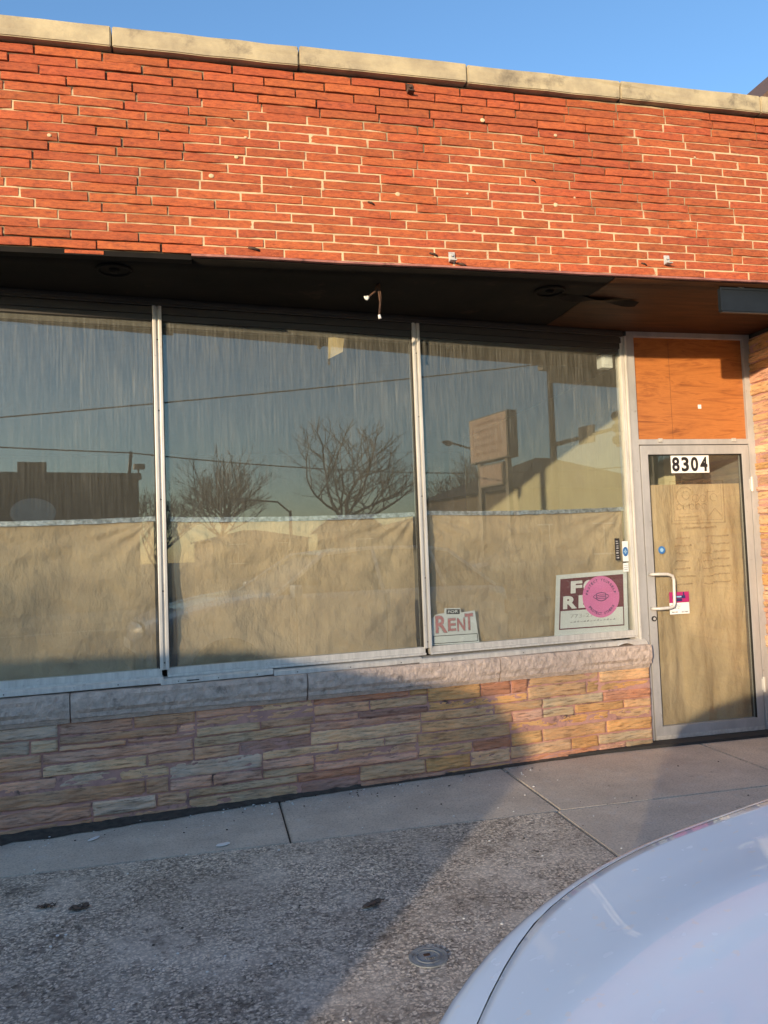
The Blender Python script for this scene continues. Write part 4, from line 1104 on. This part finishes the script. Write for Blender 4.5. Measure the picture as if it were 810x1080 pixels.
    for (x, z) in rp:
        for j in range(-6, 7): u = j / 6; vs.append((x, u * (wz(z) + .012), z + .02 * (1 - u * u) - .004))
    fs = [[i * 13 + j, i * 13 + j + 1, (i + 1) * 13 + j + 1, (i + 1) * 13 + j][::-1] for i in range(5) for j in range(12)]
    mbr.add(vs, fs, smooth=True); obj('roof', mbr, paint, root, True)
    for sgn in (1, -1):
        for pts in ([(1.36, 1.08), (2.08, 1.56)], [(2.72, 1.08), (2.70, 1.60)], [(3.55, 1.09), (3.46, 1.60)], [(4.26, 1.10), (3.72, 1.55)], [(2.08, 1.56), (2.7, 1.61), (3.4, 1.60), (3.73, 1.545)]):
            mbp = MB(); mbp.tube([(x, sgn * (wz(z) + .006), z) for x, z in pts], .024, 6); obj('pillar', mbp, paint, root, True)
    # wheels
    for x in (.86, 3.62):
        for sgn in (1, -1):
            w = empty('wheel', (x, sgn * (Wd - .10), .33)); w.parent = root
            mbw = MB(); prof_w = [(-.11, .20), (-.115, .30), (-.09, .33), (.09, .33), (.115, .30), (.11, .20)]
            vs = []; nn = 36
            for k in range(nn):
                an = 2 * math.pi * k / nn
                for (yy, rr) in prof_w: vs.append((rr * math.cos(an), yy, rr * math.sin(an)))
            q = len(prof_w); fs = [[k * q + j, k * q + j + 1, ((k + 1) % nn) * q + j + 1, ((k + 1) % nn) * q + j] for k in range(nn) for j in range(q - 1)]
            mbw.add(vs, fs, smooth=True); obj('tyre', mbw, M['rubber'], w, True)
            mbw = MB(); mbw.cyl((0, -.08 * sgn, 0), (0, .085 * sgn, 0), .205, 30)
            mbs = MB()
            for k in range(5):
                an = 2 * math.pi * k / 5; mbs.tube([(.03 * math.cos(an), .098 * sgn, .03 * math.sin(an)), (.195 * math.cos(an), .106 * sgn, .195 * math.sin(an))], [.03, .022], 6)
            mbs.cyl((0, .08 * sgn, 0), (0, .118 * sgn, 0), .04, 16)
            obj('rim', mbs, M['steel'], w, True); obj('brake_disc', mbw, M['darkmetal'], w, True)
            mba = MB(); pts = [(x + .385 * math.cos(R(a)), sgn * (Wd - .005), .33 + .385 * math.sin(R(a))) for a in range(-10, 191, 8)]
            mba.tube(pts, .022, 6)
            a0 = [(x + .385 * math.cos(R(a)), .33 + .385 * math.sin(R(a))) for a in range(-10, 191, 8)]
            mba.add([(px, sgn * (Wd + .012), pz) for px, pz in a0], [list(range(len(a0)))])
            obj('wheel_arch', mba, M['black'], root, True)
    # lamps, grille, mirrors, doors' shut lines, handles
    for sgn in (1, -1):
        mbl = MB(); vs = []
        for i in range(8):
            x = .03 + .30 * i / 7
            for j in range(5):
                y, z = sec(x, .80 + .06 * j / 4); vs.append((x - .006, sgn * (y + .006), z - .02))
        fs = [[i * 5 + j, i * 5 + j + 1, (i + 1) * 5 + j + 1, (i + 1) * 5 + j] for i in range(7) for j in range(4)]
        mbl.add(vs, fs if sgn > 0 else [f[::-1] for f in fs], smooth=True); obj('headlight', mbl, M['lamp_clear'], root, True)
        mbl = MB(); vs = []
        for i in range(6):
            x = L - .26 + .25 * i / 5
            for j in range(5):
                y, z = sec(x, .82 + .05 * j / 4); vs.append((x + .004, sgn * (y + .006), z))
        mbl.add(vs, fs[:0] + [[i * 5 + j, i * 5 + j + 1, (i + 1) * 5 + j + 1, (i + 1) * 5 + j] for i in range(5) for j in range(4)]); obj('tail_light', mbl, M['lamp_red'], root, True)
        mbm = MB(); mbm.box((1.56, sgn * .86, 1.10), (1.66, sgn * 1.04, 1.24), bev=.03); mbm.box((1.60, sgn * .78, 1.10), (1.64, sgn * .88, 1.13)); obj('wing_mirror', mbm, paint, root, True)
        for x in (2.5, 3.35): mbh = MB(); mbh.box((x, sgn * (Wd + .005), .93), (x + .17, sgn * (Wd + .035), .955), bev=.006); obj('door_handle', mbh, paint, root, True)
        for x in (1.62, 2.70, 3.5):
            pts = []
            for j in range(12): y, z = sec(x, .74 + .24 * j / 11); pts.append((x, sgn * (y + .001), z))
            mbd = MB(); mbd.tube(pts, .004, 4); obj('door_gap', mbd, M['gasket'], root, True)
    mbf = MB(); mbf.box((-.014, -.42, .42), (.01, .42, .60), bev=.02)
    for k in range(5): mbf.box((-.02, -.40, .44 + k * .032), (-.008, .40, .45 + k * .032))
    obj('grille', mbf, M['black'], root, True)
    mbf = MB(); mbf.box((-.02, -.26, .62), (-.008, .26, .72)); obj('number_plate', mbf, M['white'], root, True)
    mbf = MB(); mbf.box((1.37, -.7, 1.085), (1.46, .7, 1.10)); obj('cowl', mbf, M['black'], root, True)
    return root

car = make_car('parked_car', M['silver'], 'pale silver blue parked car, its bonnet filling the bottom right corner')
car.location = (.09, .395, -.13)
car2 = make_car('parked_car', M['navycar'], 'dark sedan parked across the street, seen only in the window reflection')
car2.location = (11.0, -10.9, -.13)
# unseen van added on the left, shaped to shade the foot of the wall
def make_van():
    root = empty('shade_van', label='white boxy van out of view at the kerb, added to shade the wall foot', cat='van')
    prof = [(.0, .55), (.02, 1.20), (.06, 1.30), (.26, 1.58), (.40, 1.64), (4.7, 1.68), (4.85, 1.62), (4.95, .55), (4.9, .35), (.1, .35)]
    mb = MB(); vs = []; n = len(prof)
    wz = lambda z: .99 - max(0, z - 1.3) * .10
    for sgn in (1, -1):
        for (x, z) in prof: vs.append((x, sgn * wz(z), z))
    bm = bmesh.new(); bv = [bm.verts.new(v) for v in vs]
    bm.faces.new(bv[:n]); bm.faces.new(bv[n:][::-1])
    for i in range(n): bm.faces.new([bv[i + n], bv[(i + 1) % n + n], bv[(i + 1) % n], bv[i]])
    bmesh.ops.recalc_face_normals(bm, faces=bm.faces[:]); bmesh.ops.bevel(bm, geom=[e for e in bm.edges if abs(e.verts[0].co.y - e.verts[1].co.y) < .5], offset=.05, segments=3, affect='EDGES')
    mb.bm(bm); obj('body', mb, M['vanwhite'], root, True)
    mb = MB(); mb.add([(.09, -.80, 1.33), (.09, .80, 1.33), (.24, .78, 1.54), (.24, -.78, 1.54)], [[0, 1, 2, 3]]); 
    for v in range(4): x, y, z = mb.v[v]; mb.v[v] = (x - .012, y, z + .012)
    obj('windscreen', mb, M['carglass'], root, True)
    for sgn in (1, -1):
        mb = MB(); mb.add([(.5, sgn * .995, 1.22), (2.2, sgn * .995, 1.22), (2.2, sgn * .97, 1.54), (.6, sgn * .97, 1.54)], [[0, 1, 2, 3]]); obj('side_window', mb, M['carglass'], root, True)
        mb = MB(); mb.box((-.02, sgn * .60, .85), (.06, sgn * .92, 1.06), bev=.03); obj('headlight', mb, M['lamp_clear'], root, True)
        mb = MB(); mb.box((.5, sgn * 1.0, 1.2), (.6, sgn * 1.18, 1.4), bev=.03); obj('wing_mirror', mb, M['black'], root, True)
        for x in (.95, 4.0):
            w = empty('wheel', (x, sgn * .88, .34)); w.parent = root
            mb = MB(); mb.cyl((0, -.12, 0), (0, .12, 0), .34, 32); obj('tyre', mb, M['rubber'], w, True)
            mb = MB(); mb.cyl((0, sgn * .12, 0), (0, sgn * .13, 0), .2, 24); obj('rim', mb, M['steel'], w, True)
    mb = MB(); mb.box((-.06, -.95, .4), (.06, .95, .66), bev=.04); obj('bumper', mb, M['black'], root, True)
    return root
van = make_van(); van.location = (-1.98, .35, -.13); van.rotation_euler = (0, 0, math.pi)

# ------------------------------------------------------------------ across the street (seen in the glass)
# low brown building with a chimney and a faded oval sign
b2 = empty('brick_building', (-3.2, -19, 0), label='low brown flat roofed building across the street with a chimney', cat='building')
mb = MB(); mb.box((-9, -24, -.05), (2.55, -15.6, 3.95)); obj('wall', mb, M['brownwall'], b2)
mb = MB(); mb.box((-9.1, -24.1, 3.95), (2.62, -15.5, 4.14)); obj('roof', mb, M['roofing'], b2)
mb = MB(); mb.box((-.85, -17, 4.14), (-.05, -16.2, 4.52)); obj('chimney', mb, M['brownwall'], b2)
mb = MB(); mb.prism([(-.45 + .62 * math.cos(a * .2618), 2.95 + .42 * math.sin(a * .2618)) for a in range(24)][::-1], 15.5, 15.6, lambda a, d, b: Vector((a, -d, b))); obj('oval_sign', mb, M['offwhite'], b2)
for x in (-7, -4.5, 1.0):
    mb = MB(); mb.box((x, -15.62, .9), (x + 1.2, -15.58, 2.3)); obj('window', mb, M['windowdark'], b2)
mb = MB(); mb.tube([(2.35, -16.2, 4.1), (2.42, -16.2, 4.9)], .05, 8); mb.tube([(2.75 - .1, -16.3, 4.1), (2.75 - .1, -16.3, 4.35)], .03, 6); mb.box((2.5, -16.4, 4.35), (2.82, -16.1, 4.5)); obj('roof_mast', mb, M['darkmetal'], b2)

def bare_tree(name, x, y, h, spread, seed, label, dens=1.0):
    random.seed(seed)
    root = empty(name, (x, y, 0), label=label, cat='tree', group='bare trees across the street')
    tr = MB(); cr = MB()
    def grow(p, d, L, r, lev):
        pts = [p]; n = 4
        for i in range(n):
            d = (d + Vector((rnd(-.16, .16), rnd(-.16, .16), rnd(-.06, .10)))).normalized(); p = p + d * L / n; pts.append(p)
        (tr if lev < 2 else cr).tube(pts, [max(.008 * dens, r * (1 - .4 * i / n)) for i in range(n + 1)], 6 if lev < 2 else 3, True, None, lev < 1)
        if lev >= 7: return
        k = random.choice((3, 3, 4)) if lev < 3 else random.choice((2, 2, 3))
        for i in range(k):
            q = pts[random.choice((2, 3, 4, 4))] if i else pts[-1]
            an = rnd(0, 6.283); t = rnd(.45, 1.0) * spread if i else rnd(.15, .4)
            ax = Vector((math.cos(an), math.sin(an), rnd(-.1, .5))).normalized()
            nd = (d * math.cos(t) + ax * math.sin(t)).normalized()
            grow(q, nd, L * rnd(.70, .88), r * .62 if i else r * .72, lev + 1)
    L0 = h * .18
    grow(Vector((x, y, -.05)), Vector((0, 0, 1)), L0, h * .017, 0)
    obj('trunk', tr, M['foliage_bark'], root); obj('crown', cr, M['foliage_bark'], root)
    return root
bare_tree('bare_tree', 17.9, -33.5, 15.5, 1.2, 4, 'broad spreading bare tree across the street, largest of the trees')
bare_tree('bare_tree', 9.6, -35.5, 12.5, .95, 9, 'upright bare tree behind the street lamp across the street')
bare_tree('bare_tree', 23.0, -30.5, 9.5, 1.0, 15, 'smaller bare tree right of the broad tree across the street')
bare_tree('bare_tree', 6.6, -36, 8, 1.0, 16, 'low bare tree beside the brown building across the street')
for (tx, ty, hh, sd_) in ((-37.5, -40.5, 16.5, 31), (-33.5, -44.0, 17.0, 32), (-30.0, -47.0, 16.5, 33), (-40.5, -37.0, 16.5, 34)):  # unseen tree row added in the sun's path to dim the lower wall
    bare_tree('bare_tree', tx, ty, hh, 1.1, sd_, {31: 'tall bare tree out of view, added to filter the low sun', 32: 'tallest bare tree out of view, added to filter the low sun', 33: 'last bare tree of the unseen row added to filter the low sun', 34: 'nearest bare tree of the unseen row added to filter the low sun'}[sd_], 1.0)
# hedge / far house row
random.seed(2)
def house(name, x0, x1, y0, y1, h, rh, wallm, label, gable=False, rz=0):
    r = empty(name, ((x0 + x1) / 2, (y0 + y1) / 2, 0), label=label, cat='house')
    mb = MB(); mb.box((x0, y0, -.05), (x1, y1, h)); obj('wall', mb, wallm, r)
    e = .4; X0, X1, Y0, Y1 = x0 - e, x1 + e, y0 - e, y1 + e; mb = MB(); cx_, cy_ = (x0 + x1) / 2, (y0 + y1) / 2
    if gable:
        vs = [(X0, Y0, h), (X1, Y0, h), (X1, Y1, h), (X0, Y1, h), (cx_, Y0, h + rh), (cx_, Y1, h + rh)]
        mb.add(vs, [[0, 1, 4], [3, 5, 2], [0, 4, 5, 3], [1, 2, 5, 4], [0, 3, 2, 1]])
        t = MB()
        for yy in (Y0, Y1): t.tube([(X0, yy, h), (cx_, yy, h + rh), (X1, yy, h)], .07, 4)
        obj('roof', mb, M['roofing'], r); obj('barge_board', t, M['offwhite'], r)
    else:
        k = min((X1 - X0), (Y1 - Y0)) / 2
        if X1 - X0 > Y1 - Y0: a, b = (X0 + k, cy_, h + rh), (X1 - k, cy_, h + rh)
        else: a, b = (cx_, Y0 + k, h + rh), (cx_, Y1 - k, h + rh)
        mb.add([(X0, Y0, h), (X1, Y0, h), (X1, Y1, h), (X0, Y1, h), a, b], [[0, 1, 5, 4], [1, 2, 5], [2, 3, 4, 5], [3, 0, 4], [0, 3, 2, 1]] if X1 - X0 > Y1 - Y0 else [[0, 1, 4], [1, 2, 5, 4], [2, 3, 5], [3, 0, 4, 5], [0, 3, 2, 1]])
        obj('roof', mb, M['roofing'], r)
    n = max(1, int((x1 - x0) / 2.6))
    for i in range(n):
        xx = x0 + (i + .5) * (x1 - x0) / n
        mb = MB(); mb.box((xx - .55, y1 - .02, 1.0), (xx + .55, y1 + .03, 2.3)); w = obj('window', mb, M['windowdark'], r)
        mb = MB(); mb.box((xx - .62, y1, .94), (xx + .62, y1 + .06, 1.0)); mb.box((xx - .62, y1, 2.3), (xx + .62, y1 + .06, 2.36)); mb.box((xx - .02, y1, 1.0), (xx + .02, y1 + .05, 2.3)); obj('frame', mb, M['offwhite'], w)
    return r
house('hip_roof_house', 18.4, 27.5, -26, -17.8, 3.9, 1.9, M['tanwall'], 'tan house with a dark hipped roof behind the traffic pole')
house('small_house', 19.2, 21.4, -44, -38, 2.9, 1.1, M['brownwall'], 'small gabled house with pale barge boards beneath the broad tree', True)
house('flat_house', 11.5, 18.5, -50, -44, 2.6, .8, M['brownwall'], 'low dark house far behind the street lamp')
house('far_house', 23, 34, -44, -36, 3.0, 1.2, M['brownwall'], 'dark low house far right beyond the bare trees')

# pylon sign with two faces
ps = empty('pylon_sign', (14.2, -13.3, 0), label='tall two post roadside sign with faded blank faces', cat='sign')
ys0, ys1 = -14.5, -12.1
mb = MB(); mb.box((14.0, ys0, 4.45), (14.4, ys1, 6.05), bev=.02); obj('sign_box', mb, M['black'], ps)
for x in (13.985, 14.405):
    mb = MB(); mb.box((x - .005, ys0 + .07, 4.50), (x + .005, ys1 - .07, 6.0)); f_ = obj('sign_face', mb, M['signface'], ps)
    mb = MB()
    for k, z in enumerate((5.75, 5.5, 5.22, 4.97, 4.7)): mb.box((x - .008, ys0 + .3 + .1 * (k % 2), z), (x + .008, ys1 - .3 - .25 * (k % 3), z + .10))
    obj('worn_lines', mb, M['signworn'], f_)
mb = MB(); mb.box((14.05, ys0 + .45, 3.55), (14.35, ys1 - .45, 4.35), bev=.02); obj('lower_box', mb, M['black'], ps)
mb = MB(); mb.box((14.035, ys0 + .52, 3.62), (14.047, ys1 - .52, 4.28)); obj('lower_face', mb, M['signface'], ps)
for y in (ys0 + .35, ys1 - .35):
    mb = MB(); mb.box((14.12, y - .09, -.02), (14.28, y + .09, 4.6)); obj('post', mb, M['black'], ps)
# traffic signal pole with mast arm
tp = empty('traffic_signal', (14.7, -10.9 - 1.4, 0), label='traffic signal pole with a long mast arm over the street corner', cat='traffic light')
px, py = 14.9, -10.75 - 1.35
px, py = 15.7, -11.9
mb = MB(); mb.tube([(px, py, 0), (px, py, 4), (px, py, 7.6)], [.14, .12, .09], 12); mb.tube([(px, py, 7.3), (px - .35, py + .25, 7.5)], .05, 6); mb.box((px - .6, py + .15, 7.35), (px - .25, py + .45, 7.55)); obj('pole', mb, M['black'], tp)
mb = MB(); mb.tube([(px, py, 4.85), (px - .1, py + 2.0, 4.88), (px - .2, py + 3.7, 4.92)], [.08, .06, .05], 8); obj('mast_arm', mb, M['black'], tp)
mb = MB(); mb.box((px - .14, py + 1.5, 4.65), (px - .06, py + 2.2, 5.2)); obj('street_name_board', mb, M['black'], tp)
mb = MB(); mb.box((px - .35, py + 3.4, 4.3), (px - .05, py + 3.75, 5.4), bev=.04)
sh = obj('signal_head', mb, M['black'], tp)
for k in range(3):
    mb = MB(); mb.tube([(px - .35, py + 3.58, 4.5 + k * .36), (px - .52, py + 3.58, 4.48 + k * .36)], .13, 12, caps=False); obj('visor', mb, M['black'], sh)
# cobra street lamps
def cobra(x, y, h, dx, dy, label):
    r = empty('street_lamp', (x, y, 0), label=label, cat='street lamp', group='street lamps across the street')
    mb = MB(); mb.tube([(x, y, 0), (x, y, h - .5)], [.10, .07], 8); mb.tube([(x, y, h - .6), (x + dx * .3, y + dy * .3, h - .1), (x + dx, y + dy, h)], .045, 6); obj('pole', mb, M['black'], r)
    mb = MB(); mb.tube([(x + dx, y + dy, h), (x + dx * 1.12, y + dy * 1.12, h - .03), (x + dx * 1.3, y + dy * 1.3, h - .02)], [.06, .14, .05], 8); obj('lamp_head', mb, M['black'], r)
cobra(10.4, -24.2, 3.95, -1.9, -.2, 'curved arm street lamp between the two bare trees')
cobra(18.4, -20.6, 6.0, -2.2, 1.2, 'curved arm street lamp beside the faded roadside sign')
# overhead wires on poles
def wire(p, q, sag, label):
    p, q = Vector(p), Vector(q); pts = []
    for i in range(25):
        t = i / 24; v = p.lerp(q, t); v.z -= sag * 4 * t * (1 - t); pts.append(v)
    mb = MB(); mb.tube(pts, .022, 5); tag(obj('overhead_wire', mb, M['black'], loc=tuple(p)), label, 'wire', 'overhead wires across the street')
wire((-9.0, -16.45, 4.86), (15.7, -11.9, 7.68), .12, 'upper overhead wire rising to the traffic signal pole')
wire((-9.0, -16.5, 5.30), (2.40, -16.2, 4.86), .05, 'lower overhead wire running to the roof mast')
wire((2.40, -16.2, 4.86), (26, -17.0, 5.0), .55, 'lower overhead wire running right from the roof mast')
up = empty('service_mast', (-9.0, -16.5, 4.1), label='dark service mast on the brown building roof where the wires end', cat='mast')
mb = MB(); mb.tube([(-9, -16.5, 4.1), (-9, -16.5, 5.5)], .05, 8); obj('pole', mb, M['black'], up)
mb = MB(); mb.box((-9.06, -16.6, 5.25), (-8.94, -16.3, 5.33)); obj('cross_arm', mb, M['black'], up)
# neighbour's roof at the upper right
nb = empty('neighbour_house', (10, 12.5, 0), label='brown eaved roof of the neighbouring house rising behind the parapet', cat='house')
mb = MB(); mb.box((11.6, 12.5, 0), (16.5, 20, 8.9)); obj('wall', mb, M['tanwall'], nb)
mb = MB(); vs = []
for y in (11.4, 20.4): vs += [(9.62, y, 8.92), (13.4, y, 12.3), (17.4, y, 8.92), (17.4, y, 9.12), (13.4, y, 12.5), (9.62, y, 9.12)]
mb.add(vs, [[0, 1, 2, 3, 4, 5], [11, 10, 9, 8, 7, 6], [0, 6, 7, 1], [1, 7, 8, 2], [2, 8, 9, 3], [3, 9, 10, 4], [4, 10, 11, 5], [5, 11, 6, 0]])
obj('roof', mb, M['roofwood'], nb)

# ------------------------------------------------------------------ sun, sky, camera
sc = bpy.context.scene
AZ, EL = R(-36.5), R(8.3)      # towards the sun: behind the camera, to the left
sd = Vector((math.sin(AZ) * math.cos(EL), -math.cos(AZ) * math.cos(EL), math.sin(EL)))
ld = bpy.data.lights.new('sun', 'SUN'); ld.energy = 2.7; ld.angle = R(.9); ld.color = (1.0, .78, .52)
lo = bpy.data.objects.new('sun', ld); C.objects.link(lo); lo.rotation_euler = sd.to_track_quat('Z', 'Y').to_euler(); lo.location = sd * 30
w = bpy.data.worlds.new('World'); sc.world = w; w.use_nodes = True
nt = w.node_tree; nt.nodes.clear()
sky = nt.nodes.new('ShaderNodeTexSky'); sky.sky_type = 'NISHITA'; sky.sun_disc = False; sky.sun_elevation = EL
sky.sun_rotation = math.atan2(sd.x, sd.y); sky.air_density = 1.0; sky.dust_density = .3; sky.ozone_density = 3.2
bg = nt.nodes.new('ShaderNodeBackground'); bg.inputs[1].default_value = .15
o_ = nt.nodes.new('ShaderNodeOutputWorld'); nt.links.new(sky.outputs[0], bg.inputs[0]); nt.links.new(bg.outputs[0], o_.inputs[0])

cam = bpy.data.cameras.new('camera'); cam.sensor_fit = 'VERTICAL'; cam.sensor_height = 36; cam.lens = 36 * 816.77 / 1080
cam.clip_start = .05; cam.clip_end = 2000
co = bpy.data.objects.new('camera', cam); C.objects.link(co)
Mx = [[0.974855612817147, -0.2196824965984952, -0.03736488789166715], [0.025191816149532004, -0.05795555959097438, 0.9980012652855633], [0.22140891255320524, 0.9738484244484606, 0.05096410149564053]]
rt, up_, fw = [Vector(r) for r in Mx]
co.matrix_world = Matrix(((rt.x, up_.x, -fw.x, 0), (rt.y, up_.y, -fw.y, 0), (rt.z, up_.z, -fw.z, EYE), (0, 0, 0, 1)))
sc.camera = co
sc.view_settings.view_transform = 'Standard'; sc.view_settings.look = 'None'; sc.view_settings.gamma = 1
sc.view_settings.exposure = 1.24
sc.render.engine = 'CYCLES'; sc.cycles.max_bounces = 10; sc.cycles.transparent_max_bounces = 16
